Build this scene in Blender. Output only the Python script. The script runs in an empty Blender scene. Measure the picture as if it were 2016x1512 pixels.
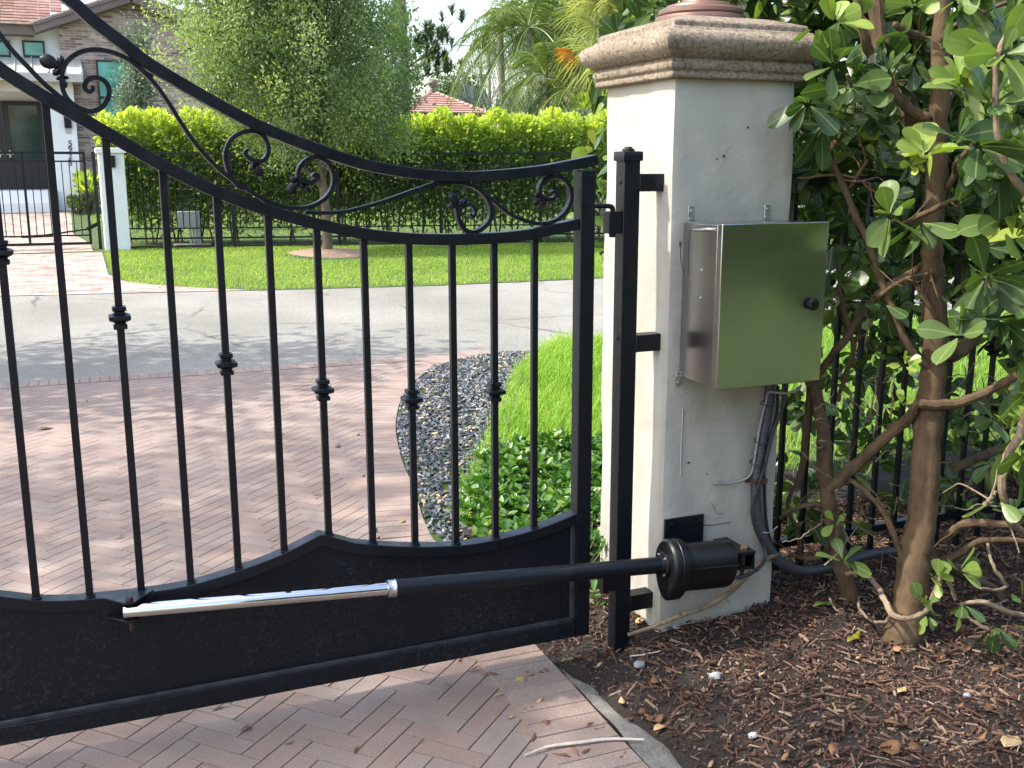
import bpy, math, random
import numpy as np
from mathutils import Vector
rng = np.random.default_rng(7); random.seed(7)
S = bpy.context.scene; COL = S.collection

# ------------------------------------------------------------------ camera
F_PX, PITCH, ROLL, YAW = 2053.3, .2068, -.0018, .3943
CX, CY, CZ = -1.7208, -2.8425, 1.55
cy_, sy_ = math.cos(YAW), math.sin(YAW)
FWD = np.array([sy_*math.cos(PITCH), cy_*math.cos(PITCH), -math.sin(PITCH)])
R0 = np.array([cy_, -sy_, 0.]); U0 = np.cross(R0, FWD)
RV = R0*math.cos(ROLL) + U0*math.sin(ROLL); UV = -R0*math.sin(ROLL) + U0*math.cos(ROLL)
O = np.array([CX, CY, CZ])
def ray(x, y): return FWD + RV*(x-1008)/F_PX - UV*(y-756)/F_PX
def G(x, y, z=-.05):
    d = ray(x, y); return O + d*((z-CZ)/d[2])
def PY(x, y, Y):
    d = ray(x, y); return O + d*((Y-CY)/d[1])
def PV(x, y, A, B):                                   # point on the upright plane through A and B
    n = np.array([-(B[1]-A[1]), B[0]-A[0], 0.]); d = ray(x, y)
    return O + d*(np.dot(np.array([A[0], A[1], 0])-O, n)/np.dot(d, n))
cam = bpy.data.cameras.new('camera'); co = bpy.data.objects.new('camera', cam); COL.objects.link(co)
cam.sensor_width = 36; cam.lens = F_PX/2016*36; cam.clip_start = .05; cam.clip_end = 900
from mathutils import Matrix
M = Matrix(((RV[0], UV[0], -FWD[0], CX), (RV[1], UV[1], -FWD[1], CY), (RV[2], UV[2], -FWD[2], CZ), (0, 0, 0, 1)))
co.matrix_world = M; S.camera = co

# ------------------------------------------------------------------ light
W = bpy.data.worlds.new("World"); S.world = W; W.use_nodes = True
wn = W.node_tree.nodes; wl = W.node_tree.links
SUN_EL, SUN_DX, SUN_DY = math.radians(51), -.985, .172
sky = wn.new('ShaderNodeTexSky'); sky.sky_type = 'NISHITA'; sky.sun_disc = False
sky.sun_elevation = SUN_EL; sky.sun_rotation = math.atan2(SUN_DX, SUN_DY)
sky.air_density = 1.25; sky.dust_density = 3.4; sky.ozone_density = 1.0
wl.new(sky.outputs[0], wn['Background'].inputs[0]); wn['Background'].inputs[1].default_value = .15
sl = bpy.data.lights.new('sun', 'SUN'); sl.energy = 2.0; sl.angle = math.radians(.53); sl.color = (1, .95, .86)
so = bpy.data.objects.new('sun', sl); COL.objects.link(so)
sd = Vector((SUN_DX*math.cos(SUN_EL), SUN_DY*math.cos(SUN_EL), math.sin(SUN_EL)))
so.rotation_euler = sd.to_track_quat('Z', 'Y').to_euler(); so.location = sd*40
S.view_settings.view_transform = 'Standard'; S.view_settings.look = 'None'; S.view_settings.gamma = 1
S.view_settings.use_curve_mapping = False; S.view_settings.exposure = 1.83
S.cycles.use_denoising = True; S.cycles.max_bounces = 8; S.cycles.transparent_max_bounces = 8
S.cycles.caustics_reflective = False; S.cycles.caustics_refractive = False

# ------------------------------------------------------------------ materials
class NT:
    def __init__(s, name):
        s.m = bpy.data.materials.new(name); s.m.use_nodes = True; s.t = s.m.node_tree
        s.p = s.t.nodes['Principled BSDF']; s.out = s.t.nodes['Material Output']
    def n(s, typ, **kw):
        x = s.t.nodes.new('ShaderNode'+typ)
        for k, v in kw.items(): setattr(x, k, v)
        return x
    def l(s, a, b): s.t.links.new(a, b)
    def coord(s, scale=None):
        tc = s.n('TexCoord'); o = tc.outputs['Object']
        if scale is not None:
            mp = s.n('Mapping'); mp.inputs['Scale'].default_value = scale; s.l(o, mp.inputs[0]); o = mp.outputs[0]
        return o
    def noise(s, scale, detail=4, rough=.55, vec=None):
        x = s.n('TexNoise'); x.inputs['Scale'].default_value = scale; x.inputs['Detail'].default_value = detail
        x.inputs['Roughness'].default_value = rough; s.l(vec if vec is not None else s.coord(), x.inputs['Vector']); return x.outputs[0]
    def ramp(s, fac, stops):
        x = s.n('ValToRGB'); e = x.color_ramp.elements
        while len(e) < len(stops): e.new(.5)
        for a, (p, c) in zip(e, stops): a.position = p; a.color = (*c, 1) if len(c) == 3 else c
        s.l(fac, x.inputs[0]); return x.outputs[0]
    def mix(s, fac, a, b, typ='MIX'):
        x = s.n('Mix', data_type='RGBA', blend_type=typ)
        for sock, v in ((x.inputs['Factor'], fac), (x.inputs[6], a), (x.inputs[7], b)):
            if hasattr(v, 'is_linked'): s.l(v, sock)
            elif isinstance(v, (int, float)): sock.default_value = v
            else: sock.default_value = (*v, 1)
        return x.outputs[2]
    def bump(s, h, strength=.3, dist=.01, prev=None):
        x = s.n('Bump'); x.inputs['Strength'].default_value = strength; x.inputs['Distance'].default_value = dist
        s.l(h, x.inputs['Height'])
        if prev is not None: s.l(prev, x.inputs['Normal'])
        s.l(x.outputs[0], s.p.inputs['Normal']); return x.outputs[0]
    def col(s, c):
        if hasattr(c, 'is_linked'): s.l(c, s.p.inputs['Base Color'])
        else: s.p.inputs['Base Color'].default_value = (*c, 1)
    def set(s, rough=.5, metal=0, spec=.5):
        s.p.inputs['Roughness'].default_value = rough; s.p.inputs['Metallic'].default_value = metal
        s.p.inputs['Specular IOR Level'].default_value = spec
def rgb(c, k): return tuple(min(1, x*k) for x in c)
def plain(name, c, rough=.5, metal=0, var=.25, vs=6, bump=0, bs=60, bd=.004, spec=.5):
    m = NT(name); m.set(rough, metal, spec)
    m.col(m.ramp(m.noise(vs, 5), [(.3, rgb(c, 1-var)), (.7, rgb(c, 1+var*.6))]))
    if bump: m.bump(m.noise(bs, 4), bump, bd)
    return m.m
def by_rnd(name, stops, rough=.5, spec=.5, var=.2, vs=40, bump=0, trans=None, bs=200, rib=False):
    m = NT(name); m.set(rough, 0, spec)
    a = m.n('Attribute', attribute_name='rnd'); c = m.ramp(a.outputs['Fac'], stops)
    if var: c = m.mix(1.0, c, m.ramp(m.noise(vs, 4), [(.25, (1-var,)*3), (.75, (1, 1, 1))]), 'MULTIPLY')
    m.col(c)
    if rib:
        e = m.n('Attribute', attribute_name='edge').outputs['Fac']
        c = m.mix(m.ramp(e, [(.0, (.6,)*3), (.06, (.2,)*3), (.11, (0,)*3), (.93, (0,)*3), (1, (.35,)*3)]), c, (.30, .38, .12))
        c = m.mix(m.ramp(m.noise(34, 5, .7), [(.66, (0,)*3), (.72, (.75,)*3)]), c, (.11, .085, .03)); m.col(c)
        m.l(m.ramp(m.noise(22, 4), [(.3, (.24,)*3), (.7, (.5,)*3)]), m.p.inputs['Roughness'])
    if bump: m.bump(m.noise(bs, 3), bump, .003)
    if trans:
        tr = m.n('BsdfTranslucent'); m.l(m.mix(1.0, c, trans[1], 'MULTIPLY'), tr.inputs['Color'])
        mx = m.n('MixShader'); mx.inputs[0].default_value = trans[0]
        m.l(m.p.outputs[0], mx.inputs[1]); m.l(tr.outputs[0], mx.inputs[2]); m.l(mx.outputs[0], m.out.inputs[0])
    return m.m
MT = {}
def iron(name, c=(.0045, .006, .0095), dust=.22):
    m = NT(name); m.set(.38, 0, .32)
    n = m.noise(70, 8, .75); k = m.ramp(n, [(.56, (0, 0, 0)), (.78, (dust, dust, dust))])
    m.col(m.mix(k, c, (.07, .075, .08)))
    m.l(m.ramp(m.noise(25, 4), [(.3, (.3,)*3), (.7, (.5,)*3)]), m.p.inputs['Roughness'])
    m.bump(m.noise(160, 3), .06, .002); return m.m
MT['iron'] = iron('black_paint'); MT['iron_far'] = plain('black_fence_paint', (.006, .007, .009), .45, spec=.3)
def panel_paint():
    m = NT('panel_paint'); m.set(.5, 0, .3)
    g = m.noise(95, 6, .85); blot = m.noise(3.2, 4)
    k = m.mix(1.0, m.ramp(g, [(.53, (0,)*3), (.70, (.7,)*3)]), m.ramp(blot, [(.38, (.06,)*3), (.62, (1,)*3)]), 'MULTIPLY')
    m.col(m.mix(k, (.0045, .006, .0095), (.10, .105, .11))); m.bump(g, .05, .002); return m.m
MT['panel'] = panel_paint()
MT['plastic'] = iron('black_plastic', (.005, .0055, .0065), .16)
MT['chrome'] = plain('polished_steel_rod', (.60, .59, .575), .06, 1, .06, 30)
MT['zinc'] = plain('zinc_collar', (.55, .55, .54), .35, 1, .3, 60, .2, 90)
MT['rust'] = plain('rusty_steel', (.07, .035, .02), .8, 0, .6, 30, .4, 80)
def steel():
    m = NT('brushed_steel'); m.set(.3, 1)
    v = m.coord((1.0, 1.0, 46)); n = m.noise(3, 6, .6, v); n2 = m.noise(60, 3, .6, m.coord((.6, .6, 9)))
    m.col(m.ramp(n, [(.3, (.395, .39, .38)), (.7, (.41, .405, .395))]))
    m.l(m.ramp(m.noise(2.2, 1, .4), [(.3, (.22,)*3), (.5, (.25,)*3), (.75, (.30,)*3)]), m.p.inputs['Roughness'])
    m.p.inputs['Anisotropic'].default_value = .5
    return m.m
MT['steel'] = steel()
def stucco():
    m = NT('cream_stucco'); m.set(.85, 0, .2)
    n = m.noise(3.2, 6, .6)
    c = m.ramp(n, [(.3, (.335, .322, .278)), (.55, (.395, .380, .333)), (.8, (.42, .405, .358))])
    sep = m.n('SeparateXYZ'); m.l(m.coord(), sep.inputs[0])
    ad = m.n('MapRange'); ad.inputs['From Min'].default_value = -.05; ad.inputs['From Max'].default_value = .32
    ad.inputs['To Min'].default_value = 1; ad.inputs['To Max'].default_value = 0; m.l(sep.outputs['Z'], ad.inputs['Value'])
    mu = m.n('Math', operation='MULTIPLY'); m.l(ad.outputs[0], mu.inputs[0]); m.l(m.ramp(m.noise(14, 8, .7), [(.42, (0,)*3), (.72, (1,)*3)]), mu.inputs[1])
    c = m.mix(mu.outputs[0], c, (.30, .25, .17))
    sp = m.ramp(m.noise(38, 2, .5), [(.70, (0,)*3), (.76, (.8,)*3)])
    c = m.mix(sp, c, (.42, .38, .31)); m.col(c)
    b = m.bump(m.noise(9, 3), .35, .02); m.bump(m.noise(110, 4, .6), .22, .004, b); return m.m
MT['stucco'] = stucco()
def caststone():
    m = NT('cast_stone'); m.set(.95, 0, .15)
    a = m.noise(75, 5, .8); b = m.noise(7, 5)
    c = m.ramp(b, [(.3, (.42, .335, .25)), (.6, (.56, .46, .35)), (.8, (.63, .54, .42))])
    c = m.mix(m.ramp(a, [(.38, (.75,)*3), (.52, (0,)*3)]), c, (.15, .11, .08)); m.col(m.mix(m.ramp(a, [(.53, (0,)*3), (.66, (.7,)*3)]), c, (.64, .55, .43)))
    x = m.bump(a, 1.0, .03); m.bump(m.noise(28, 4), .5, .02, x); return m.m
MT['caststone'] = caststone()
MT['copper'] = plain('brown_lantern_metal', (.20, .11, .085), .42, .35, .3, 9)
def paver_mat():
    m = NT('brick_paver'); m.set(.85, 0, .2); a = m.n('Attribute', attribute_name='rnd')
    c = m.ramp(a.outputs['Fac'], [(0, (.262, .196, .163)), (.3, (.275, .208, .174)), (.6, (.285, .224, .188)), (.82, (.270, .222, .190)), (1, (.292, .236, .200))])
    g = m.noise(260, 3, .8); c = m.mix(m.ramp(g, [(.34, (.75,)*3), (.5, (0,)*3)]), c, (.16, .105, .09)); c = m.mix(m.ramp(g, [(.55, (0,)*3), (.68, (.6,)*3)]), c, (.52, .44, .39))
    c = m.mix(1.0, c, m.ramp(m.noise(2.2, 6, .65), [(.3, (.74, .73, .73)), (.7, (1.06, 1.04, 1.02))]), 'MULTIPLY'); m.col(c); m.bump(g, .3, .002); return m.m
MT['paver'] = paver_mat()
MT['joint'] = plain('joint_sand', (.045, .035, .028), .95, 0, .4, 60)
MT['concrete'] = plain('rough_concrete', (.19, .178, .152), .95, 0, .45, 16, .6, 90, .01)
def asphalt():
    m = NT('worn_asphalt'); m.set(.92, 0, .2)
    g = m.noise(32, 7, .95); b = m.noise(.7, 6)
    c = m.ramp(b, [(.3, (.19, .184, .16)), (.7, (.25, .241, .214))])
    c = m.mix(m.ramp(g, [(.36, (.9,)*3), (.5, (0,)*3)]), c, (.085, .083, .076))
    c = m.mix(m.ramp(m.noise(38, 5, .85), [(.56, (0,)*3), (.68, (.8,)*3)]), c, (.50, .485, .45)); m.col(c)
    v = m.n('TexVoronoi', feature='DISTANCE_TO_EDGE'); v.inputs['Scale'].default_value = .55
    wv = m.n('Mix', data_type='VECTOR'); wv.inputs['Factor'].default_value = .12; m.l(m.coord(), wv.inputs[4]); nn = m.n('TexNoise'); nn.inputs['Scale'].default_value = 2.5; m.l(m.coord(), nn.inputs['Vector']); m.l(nn.outputs['Color'], wv.inputs[5]); m.l(wv.outputs[1], v.inputs['Vector'])
    cr = m.mix(1.0, m.ramp(v.outputs['Distance'], [(0, (.7,)*3), (.006, (.5,)*3), (.012, (0,)*3)]), m.ramp(m.noise(.5, 2), [(.45, (0,)*3), (.6, (1,)*3)]), 'MULTIPLY')
    c = m.mix(cr, c, (.06, .058, .052)); c = m.mix(1.0, c, m.ramp(m.noise(.33, 5, .7), [(.32, (.80, .79, .77)), (.6, (1.05,)*3)]), 'MULTIPLY'); m.col(c)
    m.bump(g, .4, .006); return m.m
MT['asphalt'] = asphalt()
MT['soil'] = plain('dark_soil', (.021, .015, .011), .95, 0, .5, 30, .7, 60, .02)
MT['turf'] = plain('turf_soil', (.05, .085, .018), .95, 0, .5, 8, .5, 80, .02)
MT['garden'] = plain('garden_turf', (.055, .095, .022), .95, 0, .35, 3, .5, 80, .02)
MT['mulch'] = by_rnd('bark_mulch', [(0, (.045, .023, .016)), (.35, (.088, .046, .031)), (.65, (.15, .082, .055)), (.88, (.22, .14, .095)), (1, (.36, .27, .18))], .85, .3, .4, 70, .3)
MT['pebble'] = by_rnd('slate_chip', [(0, (.035, .041, .050)), (.45, (.095, .105, .12)), (.82, (.20, .21, .225)), (.88, (.34, .34, .33)), (.91, (.42, .31, .17)), (1, (.52, .42, .26))], .55, .4, .3, 90)
MT['grass'] = by_rnd('tall_grass', [(0, (.12, .24, .022)), (.5, (.21, .37, .035)), (.88, (.32, .47, .07)), (1, (.50, .47, .18))], .5, .3, 0, 1, 0, (.5, (1.15, 1.3, .5)))
MT['lawn'] = by_rnd('lawn_grass', [(0, (.13, .21, .03)), (.5, (.25, .37, .06)), (.85, (.37, .48, .10)), (1, (.42, .40, .16))], .6, .25, 0, 1, 0, (.5, (1.3, 1.35, .6)))
MT['clusia'] = by_rnd('clusia_leaf', [(0, (.03, .06, .022)), (.4, (.06, .11, .036)), (.62, (.14, .21, .055)), (.85, (.25, .34, .06)), (1, (.36, .40, .07))], .34, .5, .15, 20, .12, (.3, (1.3, 1.5, .5)), 60, True)
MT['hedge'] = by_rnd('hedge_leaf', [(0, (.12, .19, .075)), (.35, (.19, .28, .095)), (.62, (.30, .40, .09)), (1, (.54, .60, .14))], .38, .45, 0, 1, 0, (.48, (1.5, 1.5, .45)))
MT['cover'] = by_rnd('groundcover_leaf', [(0, (.035, .10, .018)), (.5, (.06, .16, .025)), (.85, (.11, .22, .035)), (1, (.22, .28, .06))], .35, .5, 0, 1, 0, (.35, (1.3, 1.5, .5)))
MT['fine'] = by_rnd('fine_leaf', [(0, (.16, .21, .12)), (.45, (.25, .32, .165)), (.8, (.36, .44, .16)), (1, (.50, .56, .12))], .5, .35, 0, 1, 0, (.4, (1.3, 1.4, .6)))
MT['bluish'] = by_rnd('blue_grey_leaf', [(0, (.09, .13, .10)), (1, (.24, .29, .21))], .5, .35, 0, 1, 0, (.3, (1.2, 1.3, .8)))
MT['palm'] = by_rnd('palm_leaf', [(0, (.075, .125, .045)), (.6, (.14, .20, .065)), (1, (.27, .30, .11))], .4, .4, 0, 1, 0, (.35, (1.3, 1.4, .6)))
MT['fan'] = by_rnd('fan_palm_leaf', [(0, (.24, .30, .10)), (.5, (.38, .43, .17)), (1, (.55, .54, .27))], .4, .4, 0, 1, 0, (.35, (1.3, 1.3, .6)))
MT['orange'] = by_rnd('orange_dead_frond', [(0, (.42, .15, .015)), (1, (.62, .30, .03))], .5, .3, 0, 1, 0, (.35, (1.3, 1, .5)))
MT['silver'] = by_rnd('silver_palmetto_leaf', [(0, (.14, .19, .16)), (1, (.28, .34, .29))], .5, .35, 0, 1, 0, (.25, (1, 1, 1)))
MT['far'] = by_rnd('distant_leaf', [(0, (.05, .085, .04)), (.6, (.09, .14, .055)), (1, (.16, .20, .08))], .6, .3, 0, 1, 0, (.3, (1.2, 1.3, .7)))
MT['needle'] = by_rnd('pine_needle', [(0, (.05, .09, .035)), (.8, (.09, .14, .05)), (1, (.22, .17, .07))], .6, .3, 0, 1, 0, (.2, (1.2, 1.3, .6)))
MT['dryleaf'] = by_rnd('dry_leaf', [(0, (.10, .05, .025)), (.4, (.21, .11, .05)), (.7, (.33, .21, .10)), (.9, (.45, .33, .18)), (1, (.36, .14, .05))], .6, .35, .2, 60, .2)
MT['yellowleaf'] = plain('yellowing_leaf', (.20, .18, .025), .4, 0, .4, 9)
MT['greenleaf'] = plain('fallen_green_leaf', (.17, .24, .05), .4, 0, .3, 18)
def bark(name, c, s=30):
    m = NT(name); m.set(.85, 0, .25)
    n = m.noise(s, 6, .65, m.coord((1, 1, .45))); k = m.noise(5, 4)
    cc = m.ramp(n, [(.3, rgb(c, .45)), (.55, c), (.8, rgb(c, 1.5))])
    m.col(m.mix(m.ramp(k, [(.45, (0,)*3), (.7, (.5,)*3)]), cc, rgb(c, 1.7))); m.bump(n, .6, .008); return m.m
MT['bark'] = bark('clusia_bark', (.098, .064, .036)); MT['twig'] = bark('pale_twig_bark', (.22, .165, .11), 60)
MT['greybark'] = bark('grey_tree_bark', (.14, .105, .075), 18)
MT['trunk_far'] = plain('palm_trunk', (.24, .20, .16), .9, 0, .3, 4)
MT['wwall'] = plain('white_render', (.80, .80, .79), .8, 0, .04, 2, .1, 40)
MT['cream'] = plain('cream_render', (.66, .63, .56), .8, 0, .06, 2)
MT['gpost'] = plain('pale_grey_render', (.72, .76, .75), .85, 0, .06, 5, .2, 60)
MT['fascia'] = plain('brown_fascia', (.16, .12, .105), .6, 0, .2, 3)
MT['dframe'] = plain('dark_door_frame', (.018, .014, .014), .5, 0, .1, 3)
MT['cabinet'] = plain('grey_cabinet', (.42, .43, .43), .5, 0, .1, 4)
MT['grey'] = plain('grey_cable_sheath', (.25, .25, .25), .5, 0, .2, 30)
MT['rubber'] = plain('black_cable_sheath', (.022, .024, .028), .45, 0, .3, 30)
MT['duct'] = plain('dark_corrugated_duct', (.05, .053, .058), .5, 0, .3, 30)
MT['stone'] = plain('pale_stone', (.30, .31, .31), .8, 0, .25, 40, .5, 60, .01)
MT['wood'] = plain('bleached_twig', (.55, .50, .42), .8, 0, .2, 40)
def glass(name, c):
    m = NT(name); m.set(.06, 0, .8)
    m.col(m.ramp(m.noise(2.2, 5, .6), [(.3, rgb(c, .5)), (.7, rgb(c, 1.2))])); return m.m
MT['glass'] = glass('green_tinted_glass', (.10, .38, .31)); MT['dglass'] = glass('dark_door_glass', (.025, .06, .055))
def brickwall():
    m = NT('thin_brown_brick'); m.set(.9, 0, .2)
    tc = m.coord(); sep = m.n('SeparateXYZ'); m.l(tc, sep.inputs[0]); cb = m.n('CombineXYZ')
    ad = m.n('Math', operation='ADD'); m.l(sep.outputs['X'], ad.inputs[0]); m.l(sep.outputs['Y'], ad.inputs[1])
    m.l(ad.outputs[0], cb.inputs[0]); m.l(sep.outputs['Z'], cb.inputs[1])
    b = m.n('TexBrick'); m.l(cb.outputs[0], b.inputs['Vector']); b.inputs['Scale'].default_value = 1
    b.inputs['Brick Width'].default_value = .34; b.inputs['Row Height'].default_value = .072; b.inputs['Mortar Size'].default_value = .007
    b.inputs['Color1'].default_value = (.22, .14, .115, 1); b.inputs['Color2'].default_value = (.60, .42, .345, 1); b.inputs['Mortar'].default_value = (.52, .46, .43, 1)
    m.col(m.mix(1.0, b.outputs['Color'], m.ramp(m.noise(5, 6, .7), [(.3, (.65,)*3), (.7, (1.1,)*3)]), 'MULTIPLY'))
    m.bump(b.outputs['Fac'], -.4, .02); return m.m
MT['brick'] = brickwall()
def rooftile():
    m = NT('terracotta_tile'); m.set(.8, 0, .25); a = m.n('Attribute', attribute_name='rnd')
    m.col(m.mix(1.0, m.ramp(a.outputs['Fac'], [(0, (.50, .32, .26)), (1, (.66, .48, .41))]), m.ramp(m.noise(6, 5), [(.3, (.75,)*3), (.7, (1.1,)*3)]), 'MULTIPLY')); return m.m
MT['tile'] = rooftile()
MT['standing'] = plain('bronze_metal_roof', (.46, .44, .40), .5, .2, .1, 3)
def farpaver():
    m = NT('pale_tumbled_paver'); m.set(.85, 0, .2)
    b = m.n('TexBrick'); m.l(m.coord(), b.inputs['Vector']); b.inputs['Scale'].default_value = 1
    b.inputs['Brick Width'].default_value = .24; b.inputs['Row Height'].default_value = .24; b.inputs['Mortar Size'].default_value = .008; b.inputs['Bias'].default_value = .1
    b.inputs['Color1'].default_value = (.26, .185, .155, 1); b.inputs['Color2'].default_value = (.40, .345, .29, 1); b.inputs['Mortar'].default_value = (.22, .18, .16, 1)
    m.col(m.mix(1.0, b.outputs['Color'], m.ramp(m.noise(3.5, 3), [(.3, (.65, .62, .63)), (.65, (1.1,)*3)]), 'MULTIPLY')); m.bump(b.outputs['Fac'], -.3, .01); return m.m
MT['farpaver'] = farpaver()

# ------------------------------------------------------------------ mesh helpers
def tag(o, label=None, cat=None, group=None, kind=None):
    for k, v in (('label', label), ('category', cat), ('group', group), ('kind', kind)):
        if v: o[k] = v
    return o
def empty(name, loc, label, cat, group=None):
    o = bpy.data.objects.new(name, None); COL.objects.link(o); o.location = loc; o.empty_display_size = .1
    return tag(o, label, cat, group)
def link(name, me, mat, parent=None, bevel=0, smooth=True, seg=2):
    o = bpy.data.objects.new(name, me); COL.objects.link(o)
    for m in (mat if isinstance(mat, (list, tuple)) else [mat]): me.materials.append(m)
    if smooth: me.polygons.foreach_set('use_smooth', np.ones(len(me.polygons), bool))
    if bevel:
        b = o.modifiers.new('bevel', 'BEVEL'); b.width = bevel; b.segments = seg; b.limit_method = 'ANGLE'; b.angle_limit = math.radians(40)
    if not smooth: me.polygons.foreach_set('use_smooth', np.zeros(len(me.polygons), bool))
    if smooth and name not in ('leaves', 'crown', 'fronds') and hasattr(me, 'set_sharp_from_angle'): me.set_sharp_from_angle(angle=math.radians(38))
    if parent is not None:
        o.parent = parent
        root = parent; off = Vector((0, 0, 0))
        while root is not None: off += root.location; root = root.parent
        me.transform(Matrix.Translation(-off))
    return o
class MB:
    def __init__(s): s.v = []; s.f = []; s.mi = []; s.cur = 0
    def add(s, v, f):
        b = len(s.v); s.v += [tuple(float(c) for c in p) for p in v]; s.f += [tuple(i+b for i in q) for q in f]; s.mi += [s.cur]*len(f); return s
    def box(s, x0, x1, y0, y1, z0, z1):
        v = [(x, y, z) for z in (z0, z1) for y in (y0, y1) for x in (x0, x1)]
        return s.add(v, [(0, 2, 3, 1), (4, 5, 7, 6), (0, 1, 5, 4), (2, 6, 7, 3), (0, 4, 6, 2), (1, 3, 7, 5)])
    def obox(s, c, ax, ay, az, h):                     # oriented box: centre, three unit axes, half sizes
        c, ax, ay, az = (np.array(q, float) for q in (c, ax, ay, az))
        v = [c+ax*h[0]*i+ay*h[1]*j+az*h[2]*k for k in (-1, 1) for j in (-1, 1) for i in (-1, 1)]
        return s.add(v, [(0, 2, 3, 1), (4, 5, 7, 6), (0, 1, 5, 4), (2, 6, 7, 3), (0, 4, 6, 2), (1, 3, 7, 5)])
    def bar(s, a, b, w, d, up=(0, 0, 1)):
        a, b = np.array(a, float), np.array(b, float); t = b-a; L = np.linalg.norm(t); t /= L
        u = np.array(up, float); n = np.cross(t, u); n /= np.linalg.norm(n); u = np.cross(n, t)
        return s.obox((a+b)/2, t, n, u, (L/2, w/2, d/2))
    def tube(s, pts, r, n=8, cap=True):
        pts = np.array(pts, float); k = len(pts); r = np.full(k, r, float) if np.isscalar(r) else np.interp(np.linspace(0, 1, k), np.linspace(0, 1, len(r)), r)
        t = np.gradient(pts, axis=0); t /= np.linalg.norm(t, axis=1)[:, None]+1e-9
        u = np.cross(t[0], (0, 0, 1.)); 
        if np.linalg.norm(u) < .1: u = np.cross(t[0], (1., 0, 0))
        V = []
        for i in range(k):
            u = u-t[i]*np.dot(u, t[i]); u /= np.linalg.norm(u); w = np.cross(t[i], u)
            for j in range(n):
                a = 2*math.pi*j/n; V.append(pts[i]+(u*math.cos(a)+w*math.sin(a))*r[i])
        Fc = [(i*n+j, i*n+(j+1) % n, (i+1)*n+(j+1) % n, (i+1)*n+j) for i in range(k-1) for j in range(n)]
        if cap: Fc += [tuple(range(n-1, -1, -1)), tuple((k-1)*n+j for j in range(n))]
        return s.add(V, Fc)
    def sweep(s, pts, yc, th, dp):                     # flat bar following a path of (x, z) points
        P = np.array(pts, float); t = np.gradient(P, axis=0); t /= np.linalg.norm(t, axis=1)[:, None]+1e-9
        nn = np.stack([-t[:, 1], t[:, 0]], 1); V = []; k = len(P)
        th = np.full(k, th, float) if np.isscalar(th) else np.interp(np.linspace(0, 1, k), np.linspace(0, 1, len(th)), th)
        for i in range(k):
            for sy, sn in ((-1, -1), (-1, 1), (1, 1), (1, -1)):
                q = P[i]+nn[i]*sn*th[i]/2; V.append((q[0], yc+sy*dp/2, q[1]))
        Fc = [(i*4+j, (i+1)*4+j, (i+1)*4+(j+1) % 4, i*4+(j+1) % 4) for i in range(k-1) for j in range(4)]
        Fc += [(0, 1, 2, 3), (k*4-1, k*4-2, k*4-3, k*4-4)]
        return s.add(V, Fc)
    def lathe(s, prof, o, ax, n=24, sq=None):          # (radius, distance along axis); capped where radius is 0
        o, ax = np.array(o, float), np.array(ax, float); ax /= np.linalg.norm(ax)
        u = np.cross(ax, (0, 0, 1.))
        if np.linalg.norm(u) < .1: u = np.array([1., 0, 0])
        u /= np.linalg.norm(u); w = np.cross(ax, u); V = []; k = len(prof)
        for r, d in prof:
            for j in range(n):
                a = 2*math.pi*(j+.5)/n; V.append(o+ax*d+(u*math.cos(a)+w*math.sin(a))*r)
        return s.add(V, [(i*n+j, i*n+(j+1) % n, (i+1)*n+(j+1) % n, (i+1)*n+j) for i in range(k-1) for j in range(n)]
                     + [tuple(range(n-1, -1, -1)), tuple((k-1)*n+j for j in range(n))])
    def prism(s, poly, fn0, fn1):                      # polygon given in 2D, lifted to two faces
        k = len(poly); V = [fn0(*p) for p in poly]+[fn1(*p) for p in poly]
        return s.add(V, [tuple(range(k-1, -1, -1)), tuple(range(k, 2*k))]+[(i, (i+1) % k, k+(i+1) % k, k+i) for i in range(k)])
    def square_rings(s, prof, x0, x1, y0, y1):         # mitred moulding round a rectangle: (overhang, z)
        V = []
        for d, z in prof: V += [(x0-d, y0-d, z), (x1+d, y0-d, z), (x1+d, y1+d, z), (x0-d, y1+d, z)]
        k = len(prof)
        return s.add(V, [(i*4+j, i*4+(j+1) % 4, (i+1)*4+(j+1) % 4, (i+1)*4+j) for i in range(k-1) for j in range(4)]
                     + [(3, 2, 1, 0), tuple(range(k*4-4, k*4))])
    def build(s, name, mat, parent=None, bevel=0, smooth=True, seg=2, rnd=None):
        me = bpy.data.meshes.new(name); me.from_pydata(s.v, [], s.f); me.update()
        o = link(name, me, mat, parent, bevel, smooth, seg)
        if isinstance(mat, (list, tuple)): me.polygons.foreach_set('material_index', np.array(s.mi, dtype=np.int32))
        if rnd is not None:
            a = me.attributes.new('rnd', 'FLOAT', 'FACE'); a.data.foreach_set('value', np.asarray(rnd, np.float32))
        return o
def smooth_path(p, n=6, closed=False):                 # Catmull-Rom through the points
    p = np.array(p, float); q = np.vstack([2*p[0]-p[1], p, 2*p[-1]-p[-2]]); out = []
    for i in range(1, len(q)-2):
        for t in np.linspace(0, 1, n, endpoint=False):
            a, b, c, d = q[i-1], q[i], q[i+1], q[i+2]
            out.append(.5*((2*b)+(c-a)*t+(2*a-5*b+4*c-d)*t*t+(3*b-a-3*c+d)*t**3))
    out.append(q[-2]); return np.array(out)
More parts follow.
